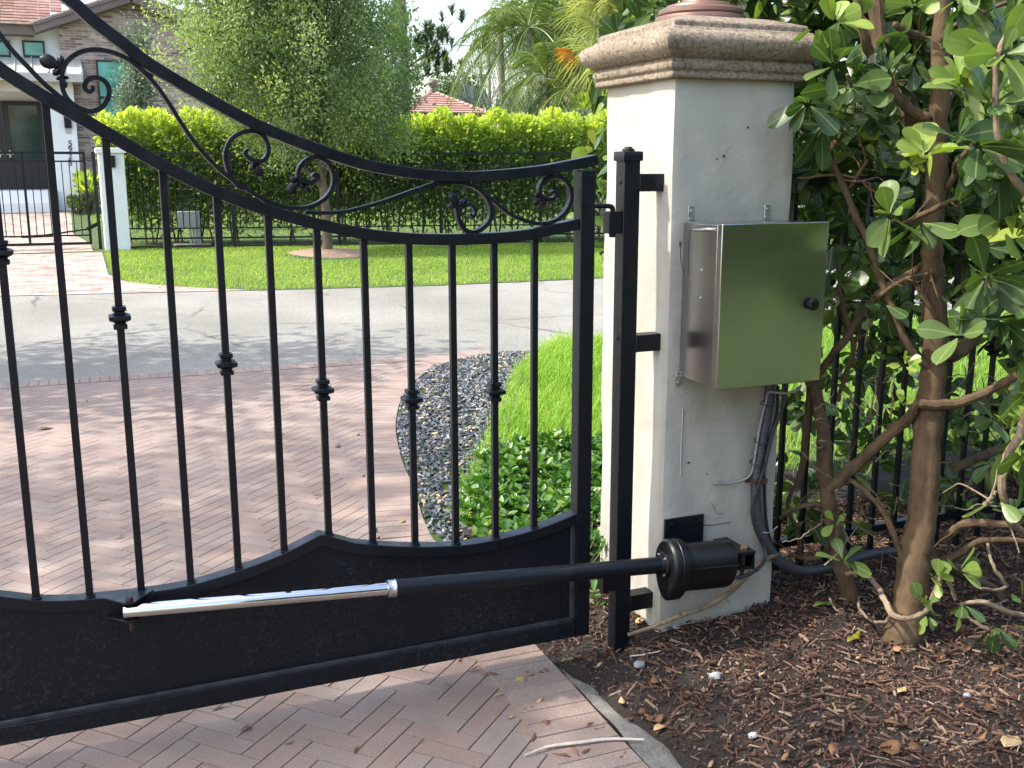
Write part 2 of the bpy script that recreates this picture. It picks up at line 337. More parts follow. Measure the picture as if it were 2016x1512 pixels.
def mesh_np(name, V, FQ, rnd=None):
    me = bpy.data.meshes.new(name); V = np.asarray(V, np.float32); FQ = np.asarray(FQ, np.int32); k = FQ.shape[1]
    me.vertices.add(len(V)); me.vertices.foreach_set('co', V.ravel())
    me.loops.add(FQ.size); me.loops.foreach_set('vertex_index', FQ.ravel())
    me.polygons.add(len(FQ)); me.polygons.foreach_set('loop_start', np.arange(0, FQ.size, k, dtype=np.int32))
    me.update(calc_edges=True)
    if rnd is not None:
        a = me.attributes.new('rnd', 'FLOAT', 'FACE'); a.data.foreach_set('value', np.asarray(rnd, np.float32))
    return me
def leaf_tmpl(kind):
    st = {'obovate': [(0, .03), (.15, .10), (.35, .235), (.55, .315), (.72, .335), (.86, .28), (.95, .165), (1, .03)],
          'obovate_lo': [(0, .04), (.45, .26), (.8, .32), (1, .06)],
          'lance': [(0, .02), (.3, .14), (.6, .15), (1, .01)],
          'oval': [(0, .03), (.25, .22), (.55, .28), (.85, .16), (1, .02)],
          'blade': [(0, .5), (.5, .42), (1, .03)]}[kind]
    V = []
    for t, w in st:
        cup = .10*math.sin(t*2.4)
        V += [(-w, t, .10*w+cup*t), (0, t, -.018+cup*t), (w, t, .10*w+cup*t)]
    Fq = []
    for i in range(len(st)-1):
        a = i*3; Fq += [(a, a+1, a+4, a+3), (a+1, a+2, a+5, a+4)]
    return np.array(V), np.array(Fq)
TM = {k: leaf_tmpl(k) for k in ('obovate', 'obovate_lo', 'lance', 'oval')}
TM['blade'] = (np.array([(-.5, 0, 0), (.5, 0, 0), (-.38, .5, .0), (.38, .5, .0), (0, 1, .12)]), np.array([(0, 1, 3, 2), (2, 3, 4, 4)]))
TM['quad'] = (np.array([(0, 0, 0), (.5, .45, .05), (0, 1, 0), (-.5, .45, .05)]), np.array([(0, 1, 2, 3)]))
TM['tri'] = (np.array([(-.5, 0, 0), (.5, 0, 0), (0, 1, .08)]), np.array([(0, 1, 2)]))
def norm(a): return a/(np.linalg.norm(a, axis=-1, keepdims=True)+1e-9)
def rand_dir(n): return norm(rng.normal(size=(n, 3)))
def scatter_mesh(name, pos, axis, L, Wd, kind, rnd=None, up=None, droop=0):
    N = len(pos); T, Fq = TM[kind]; axis = norm(np.asarray(axis, float))
    n = (up if up is not None else np.array([0, 0, 1.]))+rng.normal(size=(N, 3))*.45
    n = norm(n-axis*np.sum(n*axis, 1, keepdims=True)); s = np.cross(axis, n)
    L = np.broadcast_to(L, (N,)); Wd = np.broadcast_to(Wd, (N,))
    V = (np.asarray(pos)[:, None, :]+axis[:, None, :]*(T[None, :, 1, None]*L[:, None, None])
         + s[:, None, :]*(T[None, :, 0, None]*Wd[:, None, None]) + n[:, None, :]*(T[None, :, 2, None]*L[:, None, None]))
    if droop: V[:, :, 2] -= droop*(T[None, :, 1]**2)*L[:, None]
    eg = np.tile(np.abs(T[:, 0])/max(1e-6, np.abs(T[:, 0]).max()), N) if kind == 'obovate' else None; k = len(T); FF = (Fq[None]+(np.arange(N)*k)[:, None, None]).reshape(-1, Fq.shape[1])
    r = rng.random(N) if rnd is None else rnd
    if kind == 'blade':
        q = FF.reshape(N, 2, 4); FF = np.concatenate([q[:, 0][:, [0, 1, 2]], q[:, 0][:, [0, 2, 3]], q[:, 1][:, :3]]); rr = np.concatenate([r, r, r])
    else: rr = np.repeat(r, len(Fq))
    me = mesh_np(name, V.reshape(-1, 3), FF, rr)
    if eg is not None: a = me.attributes.new('edge', 'FLOAT', 'POINT'); a.data.foreach_set('value', eg.astype(np.float32))
    return me
def scatter(name, pos, axis, L, Wd, kind, mat, parent=None, rnd=None, up=None, droop=0):
    return link(name, scatter_mesh(name, pos, axis, L, Wd, kind, rnd, up, droop), mat, parent)
def sheet(name, poly, z, mat, label=None, kind='structure', sub=None):
    V = [(p[0], p[1], z) for p in poly]; me = bpy.data.meshes.new(name); me.from_pydata(V, [], [tuple(range(len(V)))])
    me.update()
    o = link(name, me, mat, None, 0, False)
    if me.polygons[0].normal.z < 0: me.flip_normals()
    return tag(o, label, None, None, kind)
def inpoly(P, poly):
    x, y = P[:, 0], P[:, 1]; c = np.zeros(len(P), bool); q = np.asarray(poly)[:, :2]
    for i in range(len(q)):
        (x1, y1), (x2, y2) = q[i-1], q[i]
        if y1 != y2: c ^= ((y1 > y) != (y2 > y)) & (x < (x2-x1)*(y-y1)/(y2-y1)+x1)
    return c
def pts_in(poly, n):
    q = np.asarray(poly)[:, :2]; lo, hi = q.min(0), q.max(0); out = []
    while sum(map(len, out)) < n:
        P = lo+(hi-lo)*rng.random((n*2, 2)); out.append(P[inpoly(P, q)])
    return np.vstack(out)[:n]
# ================================================================== THE SETTING
GZ = -.05                                              # level of street and driveway
def xy(pts, z=GZ): return [tuple(G(*q, z)[:2]) for q in pts]
sheet('ground', [(-250, -250), (250, -250), (250, 400), (-250, 400)], -.12, MT['garden'])
sheet('garden_lawn', [(.8, -40), (40, -40), (40, -1.6), (2.6, -1.6)], -.045, MT['garden'])
road = [(-40, 5.75), (-2.3, 5.72), (.5, 5.6), (2.0, 5.45), (5, 5.6), (40, 5.6), (40, 10.5), (5.2, 10.55), (2.9, 10.6), (.5, 11.0), (-1.2, 11.7), (-6, 12.1), (-40, 12.4)]
sheet('street', road, -.054, MT['asphalt'])
# --- our brick driveway: herringbone field and a soldier course along the edge
edge = [(-.40, -2.6), (-.40, -.7), (-.385, .03), (-.385, 1.1), (-.345, 1.5)] + xy([(815, 960), (790, 900), (780, 830), (800, 770), (850, 722)])
edge = [tuple(p) for p in smooth_path(edge, 8)] + [(1.25, 5.32), (1.6, 5.47)]
E_ = np.array(edge)
def offset(P, d):
    t = np.gradient(P, axis=0); t /= np.linalg.norm(t, axis=1)[:, None]; return P+np.stack([-t[:, 1], t[:, 0]], 1)*d
inner = offset(E_, .222)
field = [(-7, -2.6)]+[tuple(p) for p in inner]+[(1.3, 5.45), (.5, 5.6), (-2.3, 5.72), (-7, 5.73)]
base = [(-7, -2.6)]+edge+[(1.5, 5.5), (.5, 5.6), (-2.3, 5.73), (-7, 5.75)]
V, Fq, mi = [], [], []; rn = []
def paver(c, ax, ay, l, w, z=GZ, ch=.0011):
    b = len(V); z = z+random.uniform(-.0004, .0004); tx, ty = random.uniform(-.001, .001), random.uniform(-.001, .001)
    for k, (dl, dw, dz) in enumerate(((l/2, w/2, -.012), (l/2, w/2, -ch), (l/2-ch, w/2-ch, 0))):
        for i, j in ((-1, -1), (1, -1), (1, 1), (-1, 1)):
            V.append((c[0]+ax[0]*dl*i+ay[0]*dw*j, c[1]+ax[1]*dl*i+ay[1]*dw*j, z+dz+tx*i*dl+ty*j*dw))
    fs = [(b+8, b+9, b+10, b+11)]+[(b+k*4+j, b+k*4+(j+1) % 4, b+k*4+4+(j+1) % 4, b+k*4+4+j) for k in (0, 1) for j in range(4)]
    Fq.extend(fs); rn.extend([random.random()]*len(fs))
a45 = math.radians(43); ux, uy = (math.cos(a45), math.sin(a45)), (-math.sin(a45), math.cos(a45))
PW = .0705; cand = []
for i in range(-95, 105):                             # herringbone on a grid of brick widths, three to a brick
    for j in range(-95, 105):
        k = (i-j) % 6
        if k == 0: cand.append((i+1.5, j+.5, 0))
        if k == 5: cand.append((i+.5, j+1.5, 1))
ctr = np.array([[u*PW*ux[0]+v*PW*uy[0]-1.0, u*PW*ux[1]+v*PW*uy[1]+1.6] for u, v, _ in cand])
ok = inpoly(ctr, np.array(field)+0)
grow = inpoly(ctr, np.array([(-7, -2.6)]+[tuple(p) for p in offset(E_, .15)]+[(.5, 5.55), (-7, 5.68)]))
for (u, v, o), c, g in zip(cand, ctr, grow):
    if g and c[0] > -5.5: paver(c, ux if o == 0 else uy, uy if o == 0 else ux, 3*PW-.0034, PW-.0034)
def course(path, width, z, side=1, step=.0715):         # bricks square to a curved edge
    P = np.array(path); d = np.r_[0, np.cumsum(np.linalg.norm(np.diff(P, axis=0), axis=1))]
    for s in np.arange(step/2, d[-1], step):
        c = np.array([np.interp(s, d, P[:, 0]), np.interp(s, d, P[:, 1])]); e = np.array([np.interp(s+.02, d, P[:, 0]), np.interp(s+.02, d, P[:, 1])])
        t = (e-c)/np.linalg.norm(e-c); n = np.array([-t[1], t[0]]); paver(c+n*side*width/2, n, t, width-.003, step-.0034, z)
course(edge, .222, GZ+.005)
course([(1.3, 5.50), (.5, 5.60), (-2.3, 5.72), (-5.5, 5.74)], .21, GZ+.005)
me = mesh_np('driveway', V, Fq, rn); dr = tag(link('driveway', me, MT['paver'], None, 0, False), kind='structure')
sheet('driveway_inside', [(-9, -30), (1.0, -30), (.6, -9), (-.42, -4.5), (-.42, -2.62), (-9, -2.62)], -.052, MT['farpaver'])
sheet('driveway_sand', base, -.0565, MT['joint'])
# --- concrete haunch beside the pavers
hp = [(-.40+.0, -1.6), (-.40, -.72), (-.385, -.4), (-.385, -.15), (-.38, -.02)]; m = MB(); hw = [.13, .11, .085, .055, .02]
P0 = smooth_path(hp, 8); ww = np.interp(np.linspace(0, 1, len(P0)), np.linspace(0, 1, 5), hw); V2 = []; F2 = []
for i, (p, w_) in enumerate(zip(P0, ww)):
    for t in (0, .35, .7, 1):
        V2.append((p[0]+t*w_*(1+.12*math.sin(i*.55+1)+.05*math.sin(i*1.3)), p[1], GZ+.002-.018*t*t+.0025*math.sin(i*.9+t*5)))
F2 = [(i*4+j, i*4+j+1, i*4+j+5, i*4+j+4) for i in range(len(P0)-1) for j in range(3)]
m.add(V2, F2); tag(m.build('concrete_edging', MT['concrete']), kind='structure')
# --- bed of soil under the mulch, mounded against the pillar
def bed_z(x, y):
    z = -.080+.078*np.clip((x+.37)/.32, 0, 1)
    z -= .045*np.exp(-(((x+.13)/.10)**2+((y-.07)/.16)**2))
    z += .012*np.sin(x*7+1.3)*np.sin(y*6)+.008*np.sin(x*17)*np.sin(y*19+1)
    return z+.035*np.exp(-(((x-.6)/.4)**2+((y-.05)/.25)**2))
xs, ys = np.arange(-.385, 3.6, .035), np.arange(-2.2, 1.5, .035)
gx, gy = np.meshgrid(xs, ys); gz = bed_z(gx, gy); nx, ny = len(xs), len(ys)
gx = np.where(gx < -.37, np.interp(gy, [p[1] for p in edge[:60]], [p[0] for p in edge[:60]])+.004, gx); gz = np.where(gx < -.365, -.062, gz)
me = mesh_np('mulch_bed', np.stack([gx, gy, gz], -1).reshape(-1, 3), [(j*nx+i, j*nx+i+1, (j+1)*nx+i+1, (j+1)*nx+i) for j in range(ny-1) for i in range(nx-1)])
tag(link('mulch_bed', me, MT['soil']), kind='structure')
# --- strips of planting ground between gate line and street
grass_edge = xy([(905, 1050), (910, 960), (950, 885), (985, 800), (1010, 740), (1060, 690), (1100, 670)])
sheet('verge', [(-.40, 1.0), (-.1, 5.0), (1.0, 5.3), (2.4, 5.52), (14, 5.6), (14, .9), (1, .9)], -.0555, MT['turf'])
sheet('far_verge', [(-1.32, 11.75), (.5, 11.02), (2.9, 10.62), (5.2, 10.57), (40, 10.55), (40, 14), (14, 19), (-.6, 22), (-1.3, 19.2), (-1.35, 14)], -.050, MT['turf'])
# --- ground of the property across the street rises towards the house
V2 = []; F2 = []; yy = [18.5, 20.5, 23, 27, 31, 36, 60, 200]; zz = [-.046, -.044, .05, .2, .34, .36, .4, .4]; xx = [-60, -1.5, 12, 80]
for y_, z_ in zip(yy, zz):
    for x_ in xx: V2.append((x_, y_+(.25*(-x_) if 0 < x_ < 20 and y_ < 22 else 0), z_))
F2 = [(j*4+i, j*4+i+1, j*4+i+5, j*4+i+4) for j in range(len(yy)-1) for i in range(3)]
m = MB(); m.add(V2, F2); tag(m.build('neighbour_yard', MT['turf'], None, 0, True), kind='structure')
apron = [(-8, 12.05), (-1.22, 11.72), (-.2, 11.3), (.6, 11.02)]
apr = [(-9, 18.6), (-9, 12.2), (-4, 11.95), (.35, 11.07), (-.35, 11.75), (-.75, 12.25), (-1.12, 12.9), (-1.30, 14), (-1.26, 18.6)]
sheet('neighbour_apron', apr, -.046, MT['farpaver'])
m = MB(); V2 = [(x_, y_, np.interp(y_, yy, zz)+.012) for y_ in [18.6, 20.5, 23, 27, 30.2] for x_ in (-9, -1.42 if y_ < 23 else -1.75)]
m.add(V2, [(2*i, 2*i+1, 2*i+3, 2*i+2) for i in range(4)]); tag(m.build('neighbour_driveway', MT['farpaver'], None, 0, False), kind='structure')

# ================================================================== LOOSE GROUND COVER (nobody could count it)
def chips(name, P, zf, mat, l, w, t, tilt, extra=0):
    N = len(P); a = rng.random(N)*6.283; ax = np.stack([np.cos(a), np.sin(a), rng.normal(size=N)*tilt], 1); ax = norm(ax)
    up = norm(np.array([0, 0, 1.])+rng.normal(size=(N, 3))*tilt); s = norm(np.cross(up, ax)); n = np.cross(ax, s)
    l, w, t = l[0]+(l[1]-l[0])*rng.random(N)**2, w[0]+(w[1]-w[0])*rng.random(N), t[0]+(t[1]-t[0])*rng.random(N)
    c = np.stack([P[:, 0], P[:, 1], zf(P[:, 0], P[:, 1])+extra*rng.random(N)], 1)
    T = np.array([(-1, -.6, -1), (-.9, .7, -1), (.9, .6, -1), (1, -.5, -1), (-.9, -.4, 1), (-.8, .5, 1), (.75, .45, 1), (.85, -.4, 1)])*.5
    Vv = c[:, None]+ax[:, None]*T[None, :, 0, None]*l[:, None, None]+s[:, None]*T[None, :, 1, None]*w[:, None, None]+n[:, None]*T[None, :, 2, None]*t[:, None, None]
    B = np.array([(0, 1, 2, 3), (7, 6, 5, 4), (0, 4, 5, 1), (1, 5, 6, 2), (2, 6, 7, 3), (3, 7, 4, 0)])
    r = np.repeat(rng.random(N), 6)
    return tag(link(name, mesh_np(name, Vv.reshape(-1, 3), (B[None]+(np.arange(N)*8)[:, None, None]).reshape(-1, 4), r), mat, None, 0, False), kind='stuff')
bedpoly = [(-.30, -.02), (-.36, .06), (-.36, .9), (.0, .9), (3.2, .9), (3.2, -1.9), (.05, -1.9), (-.26, -.85), (-.29, -.4), (-.33, -.1)]
P = pts_in(bedpoly, 30000); nz = np.sin(P[:, 0]*11+2*np.sin(P[:, 1]*7))*np.sin(P[:, 1]*12+1.7*np.sin(P[:, 0]*9)); P = P[(rng.random(len(P)) < .90+.20*nz) & ((P[:, 0] > -.18) | (rng.random(len(P)) < .5))]; P = P[~((P[:, 0] > -.005) & (P[:, 0] < .455) & (P[:, 1] > -.005) & (P[:, 1] < .455))]
Pf = pts_in(bedpoly, 26000); Pf = Pf[~((Pf[:, 0] > -.005) & (Pf[:, 0] < .455) & (Pf[:, 1] > -.005) & (Pf[:, 1] < .455))]
tag(chips('mulch_crumbs', Pf, lambda x, y: bed_z(x, y)+.001, MT['mulch'], (.004, .018), (.003, .007), (.002, .005), .4, .006), 'fine dark crumbs of bark and soil between the larger mulch chips')
o = chips('bark_mulch', P, lambda x, y: bed_z(x, y)+.002, MT['mulch'], (.012, .060), (.004, .011), (.0018, .006), .3, .016)
tag(o, 'dark brown shredded bark mulch strewn over the bed around the pillar')
pebpoly = [(-.37, 1.05), (-.36, 1.4)]+[tuple(p) for p in offset(E_, -.012) if p[1] > 1.5]+[(1.75, 5.42), (1.95, 5.35), (1.55, 4.6), (1.15, 3.85), (.75, 3.1), (.4, 2.4), (.1, 1.9), (-.05, 1.1)]
P = pts_in(pebpoly, 5200)
o = chips('slate_gravel', P, lambda x, y: -.047+0*x, MT['pebble'], (.016, .062), (.012, .032), (.005, .014), .32, .016)
tag(o, 'dark grey slate gravel strip curving beside the brick driveway')
gpoly = list(grass_edge)+[(9, 5.55), (9, 1.1), (1.3, 1.3), (.35, 1.9)]
def grass(name, P, zf, mat, L, Wd, lean, kind, label):
    N = len(P); ax = np.stack([rng.normal(size=N)*lean, rng.normal(size=N)*lean, np.ones(N)], 1)
    c = np.stack([P[:, 0], P[:, 1], zf(P[:, 0], P[:, 1])], 1)
    pz = .5+.5*np.sin(P[:, 0]*2.3+1.4*np.sin(P[:, 1]*1.7))*np.sin(P[:, 1]*1.9+1.1*np.sin(P[:, 0]*1.3)); r_ = np.clip(rng.random(N)*.72+.30*pz+.25*(rng.random(N) < .05), 0, 1)
    me = scatter_mesh(name, c, ax, L[0]+(L[1]-L[0])*rng.random(N), Wd[0]+(Wd[1]-Wd[0])*rng.random(N), kind, r_, np.array([1, 0, 0.]), .25)
    return tag(link(name, me, mat, None, 0, False), label, None, None, 'stuff')
near = [(-.1, 1.7), (.25, 2.4), (1.2, 4.25), (2.3, 5.55), (3.2, 5.5), (2.2, 3.4), (1.2, 1.6)]
grass('tall_grass', np.vstack([pts_in(list(grass_edge)+[(3.2, 5.5), (1.6, 1.4), (.2, 1.7)], 15000), pts_in(gpoly, 26000)]), lambda x, y: -.055+0*x, MT['grass'], (.09, .2), (.004, .008), .28, 'blade', 'tall bright green grass growing beside the slate gravel')
lawn = [(-1.05, 12.55), (-.72, 12.1), (-.3, 11.65), (.5, 11.08), (2.9, 10.68), (5.2, 10.62), (14, 10.6), (12, 16.2), (8.5, 17.0), (-.75, 19.35), (-1.22, 19.1), (-1.25, 14)]
Pl = pts_in(lawn, 125000); Pl = Pl[np.hypot((Pl[:, 0]-2.5)/.75, (Pl[:, 1]-15.9)/1.15) > 1+.12*rng.normal(size=len(Pl))]
grass('lawn_grass', Pl, lambda x, y: -.052+0*x, MT['lawn'], (.035, .085), (.008, .016), .4, 'tri', 'short bright green lawn between the street and the far fence')
Pr = pts_in([(-1, 20.5), (13, 17), (14, 26), (-1.5, 29)], 22000)
grass('yard_grass', Pr, lambda x, y: np.interp(y, yy, zz)-.01, MT['lawn'], (.05, .12), (.015, .03), .4, 'tri', 'sunlit lawn glimpsed behind the far hedge')
covpoly = [(-.30, .62), (-.29, 1.15), (-.06, 1.7), (.25, 2.1), (1.1, 2.2), (1.1, .75), (.05, .62)]
def cover(poly, n, h, lab, name):
    P = pts_in(poly, n); N = len(P)
    hh = h*(.35+.65*rng.random(N))*(1+.25*np.sin(P[:, 0]*9)*np.sin(P[:, 1]*8)); pos = []; ax = []
    for p, q in zip(P, hh):
        for k in range(6):
            a = k*1.05+random.random(); pos.append((p[0], p[1], -.05+q)); ax.append((math.cos(a), math.sin(a), random.uniform(.1, 1.1)))
    N = len(pos); o = scatter(name, np.array(pos), np.array(ax), .03+.026*rng.random(N), .038+.018*rng.random(N), 'oval', MT['cover'], None); tag(o, lab, None, None, 'stuff'); return o
cover(covpoly, 1700, .17, 'low glossy green ground cover behind the right end of the gate', 'ground_cover')
# ================================================================== THE GATE
YF, YC = .045, .070                                    # front face and middle of the gate frame
def gp(pts, Y=YC): return [(lambda q: (q[0], q[2]))(PY(*p, Y)) for p in pts]
gate = empty('driveway_gate', (-1.2, YC, GZ), 'black wrought iron driveway gate with swooping top rails and solid lower panel', 'gate')
m = MB(); m.sweep(smooth_path(gp([(-70, -150), (40, -75), (137, 0), (185, 43), (240, 85), (300, 131), (430, 207), (533, 259), (672, 311), (750, 331), (836, 343.5), (925, 347.5), (1046, 338), (1116, 326), (1172, 314)]), 6), YC, .030, .046); m.build('top_rail', MT['iron'], gate, .002)
midp = smooth_path(gp([(-120, 30), (-55, 90), (0, 136), (80, 187), (160, 233), (240, 280), (317, 324), (417, 373), (520, 412), (617, 439), (680, 453), (737, 463), (822, 470), (931, 470), (1032, 462), (1133, 441)]), 6)
m = MB(); m.sweep(midp, YC, .032, .044); m.build('middle_rail', MT['iron'], gate, .002)
xr = PY(1173, 320, YF)[0]; xl = PY(1142, 500, YF)[0]; zb_ = .018
m = MB(); m.box(xl, xr, YF-.002, YF+.050, zb_, 1.535); m.build('stile', MT['iron'], gate, .0025)
# lower panel: plate, its curved top rail and the bottom rail
fe = [(-200, 1120), (-110, 1155), (-40, 1170), (0, 1175), (71, 1183), (130, 1183), (196, 1178), (290, 1167), (382, 1151), (480, 1121), (560, 1090), (633, 1053)]
fe2 = [(633, 1053), (672, 1063), (709, 1071), (818, 1077), (927, 1072), (1020, 1053), (1085, 1033), (1140, 1010)]
c1, c2 = smooth_path(gp(fe, YF), 5), smooth_path(gp(fe2, YF), 5); crv = np.vstack([c1, c2[1:]]); low = crv-np.array([0, .0165])
zlo, zhi = .018, .072
m = MB(); pl = [tuple(p) for p in crv[::-1]-np.array([0, .01])]+[(crv[0][0], .03), (xl+.01, .03)]
m.prism(pl[::-1], lambda a, b: (a, YC-.004, b), lambda a, b: (a, YC+.004, b)); m.build('lower_panel', MT['panel'], gate, 0, False)
m = MB(); m.sweep(low, YC, .033, .050); m.build('panel_rail', MT['iron'], gate, .002)
m = MB(); m.box(crv[0][0], xl-.001, YF+.001, YF+.049, zlo, zhi); m.build('bottom_rail', MT['panel'], gate, .002)
m = MB(); m.box(crv[0][0], xl-.001, YF+.008, YF+.020, zhi-.003, zhi+.012); m.box(xl-.016, xl+.001, YF+.008, YF+.02, zhi, low[-1][1]-.01); m.build('panel_bead', plain('dusty_black_paint', (.028, .031, .034), .7, 0, .75, 18), gate, .003)
# balusters, every second with a square collar
kn = {0: (10, 497), 2: (237, 625), 4: (449, 716), 6: (638, 767), 8: (820, 785), 10: (980, 770)}
for k in range(-2, 12):
    x = -1.893+.1326*k; zt = np.interp(x, midp[:, 0], midp[:, 1]); zlw = np.interp(x, low[:, 0], low[:, 1])
    m = MB(); m.box(x-.0095, x+.0095, YC-.0095, YC+.0095, zlw+.008, zt-.008)
    m.tube([(x-.012, YC-.012, zlw+.017), (x+.012, YC-.012, zlw+.018), (x+.013, YC+.012, zlw+.018)], .003, 5)
    b = m.build('baluster', MT['iron'], gate, .0012)
    if k in kn:
        z = PY(*kn[k], YC)[2]; m = MB()
        pr = [(0, -.030), (.006, -.030), (.0065, -.019), (.002, -.017), (.0025, -.012), (.016, -.005), (.0165, .005), (.0025, .012), (.002, .017), (.0065, .019), (.006, .030), (0, .030)]
        m.square_rings([(a, z+d) for a, d in pr], x-.011, x+.011, YC-.011, YC+.011); m.build('collar', MT['iron'], b, .0012)
# scrollwork between the two swooping rails
def leafs(parent, at, ang, s):                         # a little cast leaf: a spearhead and two lobes
    c = PY(*at, YC); m = MB()
    for da, L, wd in ((0, 1, .34), (1.15, .55, .17), (-1.15, .55, .17)):
        a = ang+da; ax = np.array([math.cos(a), 0, math.sin(a)]); sd_ = np.array([-math.sin(a), 0, math.cos(a)]); V = []
        for t, w_, h in ((-.15, .10, .5), (.15, .32, .8), (.45, .92, 1), (.7, 1.0, 1), (.9, .66, .7), (1, .18, .3)):
            for u, hh in ((-1, 0), (-.6, .7), (0, .9), (.6, .7), (1, 0), (.6, -.7), (0, -.9), (-.6, -.7)):
                q = c+ax*t*L*s+sd_*u*w_*wd*s; q[1] += -hh*h*.011; V.append(q)
        m.add(V, [(i*8+j, i*8+(j+1) % 8, i*8+8+(j+1) % 8, i*8+8+j) for i in range(5) for j in range(8)]+[tuple(range(7, -1, -1)), tuple(range(40, 48))])
    return m.build('leaf', MT['iron'], parent, 0)
SC = [0]
def scroll(paths, lf=None):
    m = MB()
    for p, th in paths: SC[0] += 1; m.sweep(smooth_path(gp(p), 6), YC, th, .0225+.0007*(SC[0] % 6))
    o = m.build('scroll', MT['iron'], gate, .0015)
    for a in (lf or []): leafs(o, *a)
    return o
def curl(at, r):                                        # the small bead where a scroll ends
    return at
T1 = .0115
scroll([([(-70, -15), (-30, 30), (0, 68), (22, 97), (55, 132), (85, 163), (112, 186), (140, 207)], T1)])
scroll([([(300, 152), (285, 143), (262, 124), (240, 111), (215, 102), (190, 98.5), (165, 101), (145, 110), (130, 124), (123, 143), (121.5, 162), (125, 180), (134, 196), (147, 208), (162, 216), (179, 219.5), (195, 215), (207, 204), (214, 189), (214, 174), (207, 162), (196, 155), (184, 153.5), (173, 158), (167, 167), (168, 176), (176, 181), (183, 176), (181, 169)], [.011]*8+[.012]*8+[.010, .009]),
        ([(262, 124), (285, 145), (310, 172), (335, 208), (358, 245), (382, 280), (412, 315), (445, 345), (475, 366), (505, 385)], .010)],
       [((121, 132), 2.75, .052), ((122, 150), -1.45, .03)])
scroll([([(480, 372), (468, 366), (457, 352), (447, 328), (443.5, 305), (449, 284), (461, 269), (481, 259.5), (505, 259.5), (520, 271), (527.5, 289), (526, 305), (517, 316), (505, 317), (493, 314), (484, 306), (482, 300), (488, 294)], [.011]*10+[.008])],
       [((500, 322), -1.0, .040)])
scroll([([(505, 385), (530, 398), (560, 407.5), (590, 409.5), (612, 406), (635, 394), (650, 377), (656.5, 356), (654, 338), (646, 322), (632, 312), (617, 310), (601, 316), (590, 328), (586, 343), (589, 352), (598, 357), (611, 358), (621, 354), (624.5, 346), (619, 343), (613.5, 348)], [.011]*12+[.008])],
       [((588, 356), -2.3, .046), ((598, 360), -1.0, .03)])
scroll([([(600, 418), (623, 419), (655, 418.5), (687, 415), (737, 402), (779, 388), (822, 373), (850, 364), (880, 358.5), (906, 359.5), (930, 366), (950, 380), (963, 400), (966, 420), (960, 438), (945, 452), (928, 457), (912, 450), (903, 434), (899, 415), (897, 402)], [.010]*5+[.012]*12+[.012]),
        ([(902, 425), (907, 408), (920, 402), (931, 408), (934, 419), (929, 426), (924, 420)], .008)],
       [((898, 408), 1.85, .050), ((905, 405), .75, .032)])
scroll([([(952, 380), (968, 393), (990, 412), (1008, 424), (1024, 431), (1042, 437), (1060, 440), (1080, 438), (1098, 430), (1113, 415), (1122, 396), (1123, 378), (1117, 361), (1106, 351), (1091, 347), (1076, 350), (1066, 359), (1061, 372), (1064, 385), (1075, 391.5), (1087, 391), (1094, 384), (1090, 377), (1083, 379)], [.009, .011, .012, .012, .008])],
       [((1064, 386), -2.2, .036), ((1066, 388), -1.0, .028)])
# hinge rods that reach over to the post
for (a, b) in (((1168, 406), (1206, 424)), ((1150, 1120), (1196, 1128))):
    p, q = PY(*a, YC), PY(*b, YC); zz_ = p[2]
    m = MB(); m.tube(smooth_path([(p[0], YC, zz_), ((p[0]*.35+q[0]*.65), YC, zz_), (q[0]-.008, YC, zz_-.002), (q[0], YC, zz_-.012), (q[0], YC, q[2]-.03)], 5), .008, 10); m.tube([(q[0], YC, q[2]-.004), (q[0], YC, q[2]+.004)], .020, 10); m.build('hinge_rod', MT['iron'], gate)
# bracket that holds the front of the opener arm
pb = PY(255, 1182, -.005); zt = float(np.interp(pb[0], crv[:, 0], crv[:, 1]))+.002
m = MB()
for z in (zt, zt-.052):
    m.prism([(pb[0]-.072, YF+.003), (pb[0]-.012, -.022), (pb[0]+.012, -.022), (pb[0]+.066, YF+.003)], lambda a, b, z=z: (a, b, z-.003), lambda a, b, z=z: (a, b, z+.003))
m.box(pb[0]-.073, pb[0]+.067, YF-.006, YF-.0025, zt-.055, zt+.0025)
br = m.build('opener_bracket', MT['iron'], gate, .001)
m = MB(); m.lathe([(0, -.085), (.006, -.085), (.006, .0032), (.011, .0032), (.011, .012), (.009, .014), (0, .014)], (pb[0], -.004, zt), (0, 0, 1), 6); m.build('bolt', MT['rust'], br, 0, False)
ROD0 = np.array([pb[0]-.018, -.004, zt-.027])

# ================================================================== GATE POST
post = empty('gate_post', (-.117, .0695, -.07), 'slim black steel hinge post standing in mulch beside the cream pillar', 'post')
PX0, PX1, PY0, PY1 = -.1455, -.0895, .042, .097
m = MB(); m.box(PX0, PX1, PY0, PY1, -.14, 1.568); m.build('post_tube', MT['iron'], post, .002)
m = MB(); a = .006; m.square_rings([(.005, 1.562), (.006, 1.564), (.006, 1.588), (.004, 1.591), (-.010, 1.592)], PX0, PX1, PY0, PY1)
m.lathe([(0, 1.591), (.020, 1.591), (.020, 1.598), (.013, 1.601), (.012, 1.605), (0, 1.606)], ((PX0+PX1)/2, (PY0+PY1)/2, 0), (0, 0, 1), 16); m.build('post_cap', MT['iron'], post, .001)
for z0, z1 in ((1.469, 1.523), (.962, 1.017), (.072, .128)):
    m = MB(); m.box(PX1-.001, .004, .044, .095, z0, z1); m.tube([(PX1+.001, .043, z0), (PX1+.001, .043, z1)], .003, 5); m.build('wall_bracket', MT['iron'], post, .0015)
for z in (1.50, 1.01):
    m = MB(); m.lathe([(0, 0), (.010, 0), (.009, .003), (0, .005)], (PX0+.0005, .068, z), (-1, 0, 0), 14); m.build('plug', MT['iron'], post)
